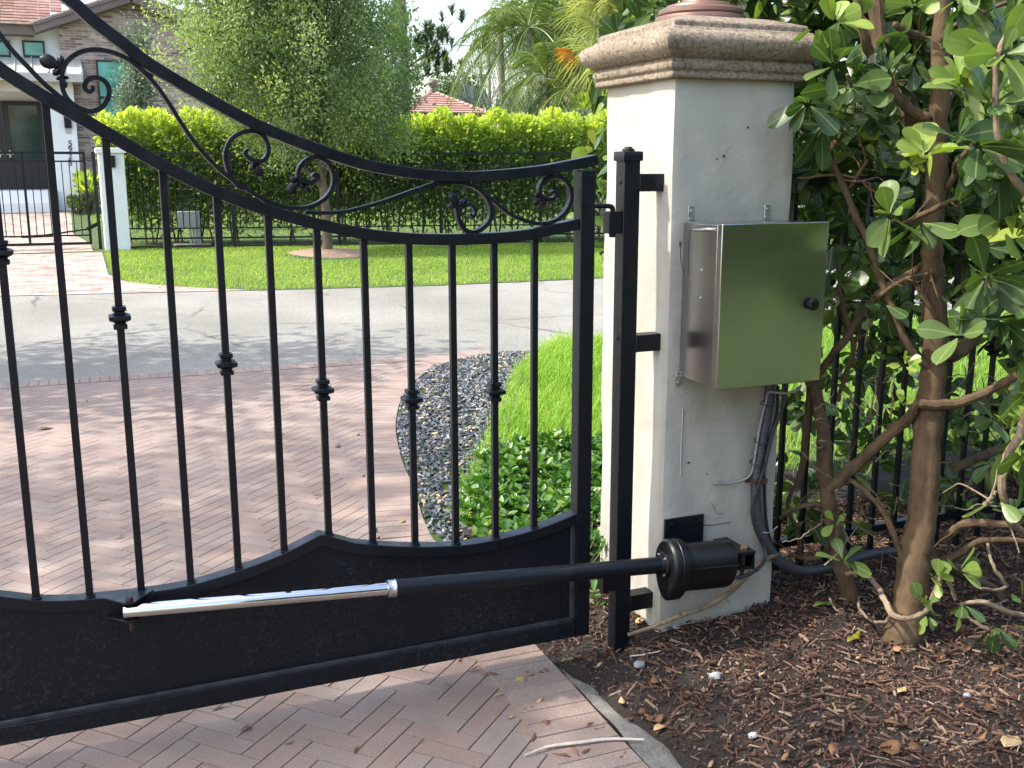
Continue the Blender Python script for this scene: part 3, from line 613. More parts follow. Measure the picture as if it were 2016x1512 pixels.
for q in ((1212, 438), (1206, 1142)):
    z = PY(*q, .06)[2]; m = MB(); m.box(PX0-.046, PX0+.001, .048, .090, z-.034, z+.034); m.tube([(PX0-.024, .069, z-.046), (PX0-.024, .069, z-.033)], .011, 8); m.build('hinge_block', MT['iron'], post, .002)

# ================================================================== PILLAR
PW_ = .4483
pil = empty('gate_pillar', (PW_/2, PW_/2, -.05), 'square cream stucco gate pillar with moulded cast stone cap beside the hedge', 'pillar')
def pillar_shaft():                                     # hand-trowelled: faces slightly uneven
    n = 26; V = []; Fq_ = []; zs = np.linspace(-.12, 1.815, 90); ring = []
    for sx, sy, dx, dy in ((0, 0, 1, 0), (1, 0, 0, 1), (1, 1, -1, 0), (0, 1, 0, -1)):
        for t in np.linspace(0, 1, n, endpoint=False): ring.append((sx+dx*t, sy+dy*t))
    k = len(ring)
    for z in zs:
        for (u, v) in ring:
            e = .0022*math.sin(z*5+u*7+v*3)+.0014*math.sin(z*13+u*19+v*17)
            x, y = u*PW_, v*PW_; cx_, cy2 = x-PW_/2, y-PW_/2; r_ = max(abs(cx_), abs(cy2)); cc = min(abs(cx_), abs(cy2))/r_
            rd = 1-.012*max(0, (cc-.94)/.06)**2; x = PW_/2+cx_*(rd+e/r_); y = PW_/2+cy2*(rd+e/r_); V.append((x, y, z))
    Fq_ = [(i*k+j, i*k+(j+1) % k, (i+1)*k+(j+1) % k, (i+1)*k+j) for i in range(len(zs)-1) for j in range(k)]
    me = mesh_np('shaft', V, Fq_); link('shaft', me, MT['stucco'], pil)
pillar_shaft()
m = MB(); m.square_rings([(-.02, 1.806), (.026, 1.807), (.030, 1.813), (.030, 1.822), (.022, 1.829), (.033, 1.836), (.037, 1.846), (.034, 1.857), (.026, 1.864), (.040, 1.870), (.056, 1.882), (.067, 1.895), (.073, 1.908), (.072, 1.921), (.064, 1.934), (.048, 1.943), (.034, 1.947), (.033, 1.954), (.022, 1.956), (.021, 1.973), (.017, 1.977), (-.07, 2.003), (-.16, 2.012)], 0, PW_, 0, PW_)
m.build('cap_stone', MT['caststone'], pil, .004, True, 3)
m = MB(); m.lathe([(0, 1.995), (.148, 1.995), (.150, 2.008), (.146, 2.019), (.134, 2.022), (.138, 2.028), (.137, 2.038), (.128, 2.045), (.116, 2.047), (.112, 2.054), (.09, 2.061), (.066, 2.064), (.055, 2.085), (.05, 2.16), (.07, 2.18), (.09, 2.25), (.09, 2.42), (0, 2.5)], (PW_/2, PW_/2, 0), (0, 0, 1), 48); m.build('lantern_base', MT['copper'], pil)

for x, y, r in ((1472, 251, .0038), (1425, 307, .0035), (1411, 313, .0022), (1356, 911, .0032), (1392, 933, .0018), (1424, 790, .002)):
    q = PY(x, y, 0); m = MB(); m.lathe([(0, -.004), (r, -.004), (r*.9, .0035), (0, .003)], (q[0], 0, q[2]), (0, -1, .05), 8); m.build('nail_hole', MT['rubber'], pil)
for pts, r in ((((1382, 1033), (1400, 1034), (1422, 1030), (1438, 1028)), .0012), (((1400, 990), (1412, 1012), (1425, 1010)), .0006)):
    m = MB(); m.tube([PY(x, y, 0)+np.array([0, -.0016, 0]) for x, y in pts], r, 5); m.build('crack', MT['rust'], pil)
m = MB(); m.tube(smooth_path([PY(x, y, 0)+np.array([0, -.0012, 0]) for x, y in ((1344, 805), (1342, 850), (1340, 890), (1340, 935))], 5), [.003, .0018, .003, .002], 6); m.build('paint_drip', MT['stucco'], pil)

# ================================================================== STEEL CONTROL BOX
BX0, BX1, BD, BZ0, BZ1 = .0383, .4258, -.2263, .8793, 1.3793
cb = empty('control_box', ((BX0+BX1)/2, -.1, BZ0), 'brushed stainless steel control cabinet bolted to the pillar face', 'control box')
m = MB(); m.box(BX0+.004, BX1-.004, -.197, -.006, BZ0+.004, BZ1-.004); m.build('body', MT['steel'], cb, .003, True, 3)
m = MB(); m.box(BX0, BX1, BD, -.2005, BZ0, BZ1); m.build('door', MT['steel'], cb, .003, True, 3)
m = MB(); kx, kz = PY(1597, 598, BD)[0], PY(1597, 598, BD)[2]
m.lathe([(0, 0), (.012, 0), (.012, .006), (.019, .008), (.019, .021), (.0165, .024), (0, .025)], (kx-.004, BD, kz), (0, -1, 0), 8); m.build('knob', MT['plastic'], cb, .001, False)
for x, z in ((BX0+.030, BZ1+.02), (BX1-.07, BZ1+.02), (BX0+.004, BZ0-.012), (BX1-.07, BZ0-.012)):
    up_ = z > 1; m = MB(); m.box(x-.010, x+.010, -.0055, -.0015, z-.03 if up_ else z-.014, z+.024 if up_ else z+.03)
    m.box(x-.012, x+.012, -.0075, -.0052, (z-.02 if up_ else z+.01), (z-.012 if up_ else z+.018))
    t = m.build('mounting_tab', MT['zinc'], cb, .002)
    m = MB(); m.lathe([(0, 0), (.006, 0), (.005, .004), (0, .005)], (x, -.0056, z+.010 if up_ else z-.006), (0, -1, 0), 10); m.build('screw', MT['zinc'], t)
for z in (BZ0+.355, BZ0+.27):
    m = MB(); m.lathe([(0, 0), (.004, 0), (.0035, .002), (0, .003)], (BX0+.0042, -.115, z), (-1, 0, 0), 10); m.build('rivet', MT['zinc'], cb)
az = BZ1-.022; m = MB(); m.lathe([(0, 0), (.006, 0), (.006, .012), (.004, .013), (.004, .04), (0, .041)], (BX0+.005, -.13, az), (-1, .35, 0), 10); an = m.build('antenna', MT['zinc'], cb)
m = MB(); ex, ey = BX0-.034, -.116
m.tube(smooth_path([(ex, ey, az), (ex-.008, ey, az-.006), (ex-.009, ey+.002, az-.06), (ex-.006, ey+.004, az-.125), (ex-.010, ey+.012, az-.135), (ex-.022, ey+.02, az-.10), (ex-.026, ey+.022, az-.05)], 8), .0016, 6); m.tube([(ex-.026, ey+.022, az-.052), (ex-.027, ey+.022, az-.036)], .004, 8); m.build('whip', MT['rubber'], an)

# ================================================================== GATE OPENER (ram)
d0 = PY(1440, 1100, -.135); AX = norm(d0-ROD0); AX[2] *= 1; Ln = np.linalg.norm(d0-ROD0)
def along(px, py):                                     # distance along the ram nearest to a sight line
    r_ = ray(px, py); n = np.cross(AX, np.cross(r_, AX)); return float(np.dot(O-ROD0, np.cross(r_, np.cross(AX, r_)))/np.dot(AX, np.cross(r_, np.cross(AX, r_))))
t_c, t_t, t_m, t_e = along(768, 1150), along(790, 1148), along(1312, 1097), along(1440, 1102)
act = empty('gate_opener', tuple(ROD0+AX*t_m), 'black gate opener ram with chrome rod and motor drum fixed to the pillar foot', 'gate opener')
at = lambda t: ROD0+AX*t
m = MB(); m.lathe([(0, 0), (.0185, 0), (.0195, .002), (.0195, t_c+.01), (0, t_c+.01)], at(0), AX, 28); m.build('chrome_rod', MT['chrome'], act)
m = MB(); m.lathe([(0, 0), (.021, 0), (.026, .003), (.026, .022), (.0275, .024), (.0275, .027), (0, .028)], at(t_c-.012), AX, 28); m.build('end_collar', MT['zinc'], act)
m = MB(); m.lathe([(0, 0), (.0262, 0), (.0265, .004), (.0265, t_m-t_c), (0, t_m-t_c)], at(t_c+.012), AX, 28); m.build('ram_tube', MT['iron'], act)
SD = norm(np.cross(AX, (0, 0, 1.))); UP = np.cross(SD, AX)
def oval(m, prof, n=36):                               # egg-shaped sections: wider and heavier below
    V = []
    for t, s in prof:
        for j in range(n):
            a = 2*math.pi*j/n; c, sn = math.cos(a), math.sin(a); h = .082 if sn > 0 else .122
            w_ = .076*(1-.22*max(0, -sn)**2); V.append(at(t)+SD*c*w_*s+UP*sn*h*s)
    k = len(prof); m.add(V, [(i*n+j, i*n+(j+1) % n, (i+1)*n+(j+1) % n, (i+1)*n+j) for i in range(k-1) for j in range(n)]+[tuple(range(n-1, -1, -1)), tuple((k-1)*n+j for j in range(n))])
m = MB(); oval(m, [(t_m-.008, .90), (t_m-.002, .98), (t_m+.004, 1.0), (t_m+.016, 1.0), (t_m+.018, .975), (t_m+.021, .975), (t_m+.023, 1.0), (t_m+.040, 1.0), (t_m+.045, .97)]); fl = m.build('end_plate', MT['plastic'], act)
m = MB(); m.lathe([(0, -.012), (.040, -.012), (.042, -.008), (.042, 0), (0, 0)], at(t_m-.008), AX, 28); m.lathe([(.024, -.024), (.031, -.022), (.033, -.012), (.0, -.011)], at(t_m-.008), AX, 20); m.build('gland_ring', MT['plastic'], fl)
for a in (.9, 2.3, 4.0, 5.4):
    m = MB(); m.lathe([(0, 0), (.005, 0), (.004, .004), (0, .005)], at(t_m-.020)+SD*math.cos(a)*.035+UP*math.sin(a)*.035, -AX, 8); m.build('screw', MT['zinc'], fl)
m = MB(); t2 = t_e-.004; oval(m, [(t_m+.044, .78), (t_m+.05, .79), (t2-.05, .79), (t2-.014, .785), (t2-.004, .75), (t2, .66)])
mo = m.build('motor_drum', MT['plastic'], act)
m = MB(); m.obox(at((t_m+.05+t2)/2)-SD*0, AX, SD, UP, ((t2-t_m-.05)/2, .0655, .0026)); m.build('seam_flange', MT['plastic'], mo, .001)
m = MB()
for s_ in (.026, -.030): m.obox(at(t_e+.030)+UP*s_, AX, SD, UP, (.046, .026, .003))
cl = m.build('rear_clevis', MT['plastic'], act, .002)
pe = at(t_e+.045); m = MB(); m.tube([pe-UP*.062, pe+UP*.032], .007, 10); m.lathe([(0, 0), (.013, 0), (.013, .009), (0, .010)], pe+UP*.029, UP, 6); m.build('pivot_bolt', MT['rust'], cl, 0, False)
m = MB(); bx, bz = pe[0], pe[2]-.002                     # square tube arm welded to the wall plate
for q in (((bx-.027, bx+.027), (pe[1]-.026, -.001), (bz+.020, bz+.024)), ((bx-.027, bx+.027), (pe[1]-.026, -.001), (bz-.026, bz-.022)), ((bx-.027, bx-.023), (pe[1]-.026, -.001), (bz-.022, bz+.020)), ((bx+.023, bx+.027), (pe[1]-.026, -.001), (bz-.022, bz+.020))): m.box(*q[0], *q[1], *q[2])
m.build('support_arm', MT['iron'], act, .001)
wp0, wp1 = PY(1311, 1018, 0), PY(1384, 1015, 0)
m = MB(); m.box(.006, .156, -.009, -.001, .30, .402); wpl = m.build('wall_plate', MT['iron'], act, .001)
for x in (.028, .134):
    m = MB(); m.lathe([(0, 0), (.009, 0), (.009, .006), (.005, .007), (.005, .012), (0, .012)], (x, -.009, .384), (0, -1, 0), 6); m.build('anchor_bolt', MT['iron'], wpl, 0, False)
m = MB(); cg = at(t2)-UP*.062+SD*0; m.lathe([(0, -.01), (.011, -.008), (.011, .012), (.008, .014), (.008, .024), (0, .024)], cg, AX, 10); m.build('cable_gland', MT['grey'], act)
CG = cg+AX*.024

# ================================================================== CABLES ON THE PILLAR
def pth(pts): return smooth_path([PY(x, y, Y) for x, y, Y in pts], 7)
def cable(name, pts, r, mat, label, cat='cable', n=8, ribs=0):
    P = pth(pts) if len(pts[0]) == 3 and abs(pts[0][0]) > 5 else smooth_path(pts, 7); m = MB()
    if ribs:
        d = np.r_[0, np.cumsum(np.linalg.norm(np.diff(P, axis=0), axis=1))]; s = np.arange(0, d[-1], ribs/4)
        P = np.stack([np.interp(s, d, P[:, i]) for i in range(3)], 1); rr = r*(1+.10*np.array([0, 1, 1, 0]*(len(s)//4+1))[:len(s)])
        m.tube(P, rr, 14)
    else: m.tube(P, r, n)
    return tag(m.build(name, mat), label, cat)
cable('corrugated_duct', [(1517, 745, -.03), (1513, 800, -.03), (1500, 870, -.028), (1489, 935, -.026), (1489, 990, -.026), (1497, 1040, -.028), (1513, 1080, -.02), (1540, 1110, .0), (1580, 1124, .03), (1630, 1118, .07), (1690, 1098, .10), (1750, 1086, .13), (1810, 1092, .17), (1870, 1120, .2)], .0165, MT['duct'], 'thick dark corrugated duct running down the pillar into the hedge', 'duct', 14, .009)
cable('power_cable', [(1545, 745, -.04), (1545, 790, -.05), (1522, 850, -.05), (1505, 920, -.05), (1492, 960, -.05), (1481, 1000, -.05), (1487, 1040, -.055), (1503, 1075, -.06), (1506, 1100, -.08), (1492, 1120, -.12), (1470, 1132, -.15)]+[(1447, 1138, CG[1])], .0062, MT['rubber'], 'black cable looping from the duct to the back of the motor drum')
cable('side_cable', [(1532, 760, -.02), (1528, 820, -.015), (1506, 900, -.012), (1505, 960, -.01), (1509, 1030, -.008), (1522, 1075, .0), (1548, 1108, .03), (1590, 1130, .06)], .0055, MT['rubber'], 'thin black cable on the far side of the corrugated duct')
cable('sensor_wire', [(1408, 950, .004), (1411, 951, -.012), (1440, 951, -.016), (1465, 944, -.02), (1480, 930, -.03), (1486, 900, -.035), (1496, 840, -.035), (1508, 790, -.04), (1515, 772, -.05), (1545, 774, -.08), (1570, 768, -.1), (1577, 758, -.1)], .0042, MT['grey'], 'thin grey wire leaving a hole in the pillar and climbing along the duct', 'wire')
m = MB(); m.lathe([(.004, 0), (.010, 0), (.010, .003), (.005, .008), (.0042, .008)], PY(1408, 950, 0)+np.array([0, .001, 0]), (0, -1, 0), 10)
c_ = PY(1482, 940, 0); m2 = MB(); m2.box(c_[0]-.035, c_[0]+.035, -.011, -.001, c_[2]-.012, c_[2]+.010); m2.box(c_[0]-.024, c_[0]-.020, -.050, -.0112, c_[2]-.010, c_[2]+.008); m2.box(c_[0]-.0201, c_[0]+.026, -.050, -.046, c_[2]-.010, c_[2]+.008)
cl_ = tag(m2.build('pipe_clamp', MT['rust'], None, .002), 'small rusty clamp holding the corrugated duct to the pillar', 'clamp')
for k, (x, y) in enumerate(((1513, 793), (1500, 866), (1491, 910))):
    a, b = PY(x-12, y, -.035), PY(x+14, y+3, -.035); c = (a+b)/2; m = MB(); r_ = .026
    m.tube([c+np.array([math.cos(t)*r_*1.05, math.sin(t)*r_, .004*math.sin(t)]) for t in np.linspace(0, 2*math.pi, 20)], .0018, 5)
    tag(m.build('cable_tie', MT['rubber']), ('black cable tie just below the steel box around the duct', 'middle black cable tie of three around the duct', 'black cable tie on the duct just above the rusty clamp')[k], 'cable tie')
cable('zip_tie', [(1499, 1047, -.04), (1510, 1049, -.05), (1520, 1046, -.045), (1526, 1040, -.03), (1531, 1036, -.03)], .0024, MT['grey'], 'pale zip tie round the duct near the foot of the pillar', 'zip tie')
st = pth([(1236, 1250, -.03), (1290, 1232, -.05), (1340, 1212, -.07), (1395, 1192, -.07), (1440, 1163, -.065), (1480, 1125, -.06), (1502, 1105, -.05), (1530, 1090, -.02)]); m = MB()
m.tube(st, [.006, .0075, .009, .009, .008, .007], 8)
for i, dv in ((14, (-.01, -.01, .015)), (26, (.012, -.01, -.03)), (34, (.03, 0, .008))): m.tube([st[i], st[i]+np.array(dv)], [.003, .0015], 5)
tag(m.build('dead_branch', MT['twig']), 'long dead brown stick leaning across the foot of the pillar', 'stick')
# ================================================================== OUR FENCE BEHIND THE HEDGE
fn = empty('iron_fence', (2.2, .25, -.03), 'black iron picket fence running behind the trunks of the hedge from the pillar', 'fence')
FY, FZ = .25, 1.505
for z0, z1 in ((FZ-.028, FZ+.005), (FZ-.20, FZ-.175), (.12, .15)):
    m = MB(); m.box(PW_+.012, 5.2, FY-.016, FY+.016, z0, z1); m.build('rail', MT['iron'], fn, .002)
for i in range(42):
    x = .545+.1135*i; m = MB(); m.box(x-.0085, x+.0085, FY-.0085, FY+.0085, .0, FZ-.029); p = m.build('picket', MT['iron'], fn)
    if i % 4 == 2:
        m = MB(); z = .82; m.square_rings([(0, z-.030), (.006, z-.030), (.0065, z-.019), (.002, z-.017), (.016, z-.005), (.0165, z+.005), (.002, z+.017), (.0065, z+.019), (.006, z+.030), (0, z+.030)], x-.010, x+.010, FY-.010, FY+.010); m.build('collar', MT['iron'], p)

# ================================================================== THE NEAR HEDGE: clusia plants with bare stems below
def limb(m, pts, r, wob=.004, n=9):
    P = smooth_path([PY(x, y, Y) for x, y, Y in pts], 7); w = np.cumsum(rng.normal(size=P.shape)*wob*.35, 0); w -= np.linspace(0, 1, len(P))[:, None]*w[-1]
    P = P+w; k = len(P); rr = np.interp(np.linspace(0, 1, k), np.linspace(0, 1, len(r)), r)*(1+.07*rng.normal(size=k)); m.tube(P, rr, n); return P
def twigs(m, P, count, L=.16, r=.003):
    for _ in range(count):
        i = random.randrange(len(P)); d = norm(rng.normal(size=3)+np.array([0, -.2, .2])); p = P[i]; q = [p]
        for k in range(4): d = norm(d+rng.normal(size=3)*.35); q.append(q[-1]+d*L*random.uniform(.18, .34))
        if all(not (e[0] < .52 and e[1] < .12) for e in q): m.tube(smooth_path(q, 3), [r, r*.45], 5)
LV = {0: [], 1: [], 2: []}
def rosette(k, c, ax, L, n=6, w=.62, rl=None, spread=1.0):
    ax = norm(np.asarray(ax, float)); u = norm(np.cross(ax, rng.normal(size=3))); v = np.cross(ax, u)
    for i in range(n):
        a = i*2.4+random.random()*.5; el = random.uniform(-.05, 1.2) if i < n-1 else random.uniform(.9, 1.5)
        d = (u*math.cos(a)+v*math.sin(a))*math.cos(el)*spread+ax*math.sin(el)
        l = L*random.uniform(.65, 1.1)*(1 if i < n-1 else .6)
        LV[k].append((c+norm(d)*.012, norm(d), ax, l, l*w*random.uniform(.85, 1.15), (rl if rl is not None else random.random()**1.5*.8)+random.uniform(-.08, .12)))
def rp(k, x, y, Y, L, n=6, ax=(0, -.3, 1), rl=None, w=.80, spread=1.): rosette(k, PY(x, y, Y), ax, L*1.38, n+1, w, rl, spread)
bushes = [('taller clusia hedge plant with a thick forked trunk right of the steel box', (.76, -.36, -.05)),
          ('slim clusia hedge plant with a thin trunk standing closest to the pillar', (.70, -.1, -.02)),
          ('leafy clusia hedge plant at the far right edge with big light green leaves', (1.45, -.3, -.05))]
BO = [empty('hedge_plant', loc, lab, 'shrub', 'clusia plants of the near hedge') for lab, loc in bushes]
t0, b0 = MB(), MB(); fk = [(1770, 1275, -.37), (1785, 1225, -.36), (1800, 1120, -.34), (1818, 1000, -.32), (1826, 860, -.29), (1838, 730, -.27), (1844, 640, -.26)]
limb(t0, fk, [.068, .056, .050, .047, .045, .043, .036], .001, 16)
limb(t0, [(1841, 690, -.262), (1840, 560, -.25), (1838, 480, -.24), (1846, 330, -.22), (1852, 200, -.21), (1853, 90, -.2), (1858, -60, -.18), (1856, -220, -.15)], [.038, .036, .033, .031, .029, .026, .022], .002, 12)
t0.build('trunk', MT['bark'], BO[0])
PT = []
for pts, r in (([(1835, 320, -.20), (1805, 255, -.12), (1765, 165, -.04), (1735, 90, 0), (1722, 0, .03), (1700, -120, .1)], [.028, .032, .030, .027, .022]),
               ([(1830, 235, -.2), (1790, 215, -.17), (1745, 165, -.12), (1705, 95, -.1), (1690, 30, -.1), (1688, -80, -.1)], [.016, .019, .017, .014, .012]),
               ([(1835, 730, -.28), (1790, 680, -.25), (1752, 590, -.2), (1722, 500, -.15), (1690, 420, -.12), (1655, 345, -.1), (1632, 302, -.1), (1645, 285, -.12), (1676, 245, -.14), (1680, 190, -.15), (1668, 146, -.16)], [.016, .013, .011, .010, .008, .006]),
               ([(1850, 690, -.25), (1885, 690, -.22), (1915, 660, -.22), (1950, 610, -.28), (1985, 570, -.36), (2050, 520, -.45)], [.034, .028, .022, .018, .016]),
               ([(1815, 76, -.22), (1795, 68, -.26), (1770, 52, -.3), (1764, 45, -.31)], [.014, .012, .011, .010]),
               ([(1850, 90, -.2), (1868, 60, -.26), (1910, 38, -.3), (1975, 8, -.34), (2030, -10, -.36)], [.010, .008, .007, .006]),
               ([(1852, 215, -.2), (1885, 160, -.1), (1905, 110, -.02), (1925, 40, .05)], [.017, .014, .012]),
               ([(1845, 395, -.22), (1880, 350, -.28), (1895, 310, -.32), (1960, 245, -.4), (2000, 200, -.45)], [.012, .010, .008, .006]),
               ([(1775, 440, -.3), (1830, 420, -.33), (1890, 390, -.38), (1915, 350, -.42)], [.007, .009, .008, .006]),
               ([(1862, 1062, -.34), (1885, 1040, -.4), (1915, 1030, -.46), (1970, 1034, -.5), (2010, 1030, -.54), (2060, 1000, -.6)], [.017, .015, .013, .012, .010]),
               ([(1842, 1108, -.33), (1885, 1092, -.36), (1930, 1065, -.4), (1985, 1062, -.44), (2050, 1070, -.48)], [.013, .012, .010, .009]),
               ([(1850, 1105, -.3), (1900, 1130, -.26), (1960, 1160, -.24), (2000, 1215, -.3), (2040, 1260, -.3)], [.02, .017, .014, .010]),
               ([(1780, 1100, -.3), (1755, 1030, -.27), (1730, 990, -.2), (1690, 955, -.14), (1668, 940, -.1)], [.012, .011, .009, .007]),
               ([(1880, 920, -.28), (1935, 895, -.2), (1975, 880, -.15), (2010, 850, -.12)], [.018, .015, .012])):
    P = limb(b0, pts, r); PT.append(P); twigs(b0, P, 3)
b0.build('branch', MT['bark'], BO[0])
w0 = MB()
for pts, r in (([(1665, 1130, -.15), (1700, 1130, -.2), (1722, 1150, -.28), (1738, 1175, -.38), (1760, 1206, -.45), (1790, 1214, -.48), (1825, 1200, -.48), (1840, 1165, -.47), (1852, 1132, -.47)], [.008, .009, .010, .009, .008, .006]),
               ([(1890, 1190, -.5), (1935, 1185, -.55), (1975, 1200, -.58), (2030, 1215, -.6)], [.006, .008, .008, .008]),
               ([(1882, 1180, -.5), (1876, 1160, -.5), (1866, 1140, -.5), (1862, 1138, -.5)], [.007, .006, .005]),
               ([(1945, 1070, -.45), (1955, 1110, -.5), (1975, 1140, -.52), (1985, 1155, -.52), (1970, 1160, -.53), (1930, 1158, -.54)], [.005, .006, .006, .004]),
               ([(1690, 1175, -.1), (1692, 1200, -.2), (1715, 1222, -.3), (1740, 1225, -.35), (1752, 1212, -.36)], [.004, .005, .005, .004]),
               ([(1900, 1210, -.5), (1925, 1228, -.55), (1950, 1245, -.58), (1990, 1270, -.6)], [.004, .006, .006, .004])): w0 = MB(); limb(w0, pts, r, .003, 7); w0.build('twig', MT['twig'], BO[0])
for _ in range(88):                                     # a haze of bare twigs low in the hedge
    x, y, Y = random.uniform(1600, 2010), random.uniform(640, 1215), random.uniform(-.25, .2); a = random.uniform(0, 6.28); L = random.uniform(25, 90); w0 = MB()
    limb(w0, [(x, y, Y), (x+math.cos(a)*L*.5, y+math.sin(a)*L*.5+random.uniform(-12, 12), Y+random.uniform(-.04, .04)), (x+math.cos(a)*L, y+math.sin(a)*L+random.uniform(-20, 20), Y+random.uniform(-.08, .08))], [random.uniform(.002, .0042), .0013], .006, 5); w0.build('twig', MT['twig'], BO[0])
t1, b1 = MB(), MB()
limb(t1, [(1690, 1235, -.08), (1672, 1170, -.08), (1655, 1090, -.07), (1636, 1000, -.06), (1625, 940, -.05), (1622, 860, -.05), (1610, 790, -.03), (1590, 700, 0), (1585, 640, .02)], [.036, .030, .027, .026, .025, .022, .02, .017], .002, 12)
t1.build('trunk', MT['bark'], BO[1])
for pts, r in (([(1630, 965, -.06), (1660, 940, -.1), (1715, 890, -.16), (1770, 845, -.22), (1795, 815, -.27), (1803, 795, -.29), (1840, 800, -.33), (1890, 792, -.36), (1945, 772, -.4), (1990, 745, -.45), (2040, 720, -.5)], [.018, .020, .019, .017, .017, .016, .015, .012]),
               ([(1592, 760, -.02), (1625, 715, -.05), (1672, 655, -.1), (1705, 605, -.14), (1750, 560, -.18), (1805, 530, -.2), (1838, 505, -.22)], [.013, .014, .013, .012, .009]),
               ([(1600, 750, -.02), (1588, 820, .02), (1580, 900, .06), (1568, 960, .1)], [.010, .013, .013, .012]),
               ([(1700, 610, -.15), (1745, 575, -.2), (1790, 548, -.24), (1838, 538, -.28)], [.005, .007, .007, .005]),
               ([(1770, 552, -.2), (1800, 558, -.24), (1825, 590, -.28), (1843, 628, -.29)], [.006, .008, .008, .006]),
               ([(1650, 560, -.08), (1670, 640, -.1), (1680, 690, -.1), (1665, 740, -.06), (1650, 790, -.03)], [.007, .008, .008, .007]),
               ([(1570, 350, -.08), (1650, 345, -.1), (1690, 355, -.12), (1745, 370, -.15)], [.003, .005, .005, .003]),
               ([(1672, 370, -.1), (1690, 345, -.14), (1708, 315, -.17)], [.006, .006, .004]),
               ([(1625, 1000, -.06), (1600, 995, -.02), (1560, 1005, .02), (1535, 1020, .06)], [.008, .009, .008, .006]),
               ([(1640, 1060, -.07), (1620, 1095, 0), (1580, 1100, .05), (1555, 1090, .09)], [.009, .010, .009, .008]),
               ([(1560, 955, .1), (1550, 1000, .12), (1570, 1050, .14), (1575, 1090, .15)], [.008, .008, .008])):
    P = limb(b1, pts, r); PT.append(P); twigs(b1, P, 3)
b1.build('branch', MT['bark'], BO[1])
b2 = MB()
for pts, r in (([(2060, 700, -.7), (2010, 850, -.68), (1985, 900, -.66), (1972, 950, -.66), (1980, 1000, -.66), (1992, 1035, -.64), (2040, 1060, -.6)], [.014, .013, .012, .011, .012]),
               ([(1960, 970, -.66), (1945, 985, -.68), (1938, 992, -.7)], [.007, .006, .006]),
               ([(2050, 420, -.8), (1990, 350, -.8), (1965, 260, -.8), (1965, 120, -.8), (1985, 60, -.8)], [.012, .010, .008, .006]),
               ([(2060, 560, -.7), (2000, 565, -.66), (1960, 570, -.62), (1940, 545, -.6)], [.016, .013, .008, .005])):
    P = limb(b2, pts, r); PT.append(P); twigs(b2, P, 2)
b2.build('branch', MT['twig'], BO[2])
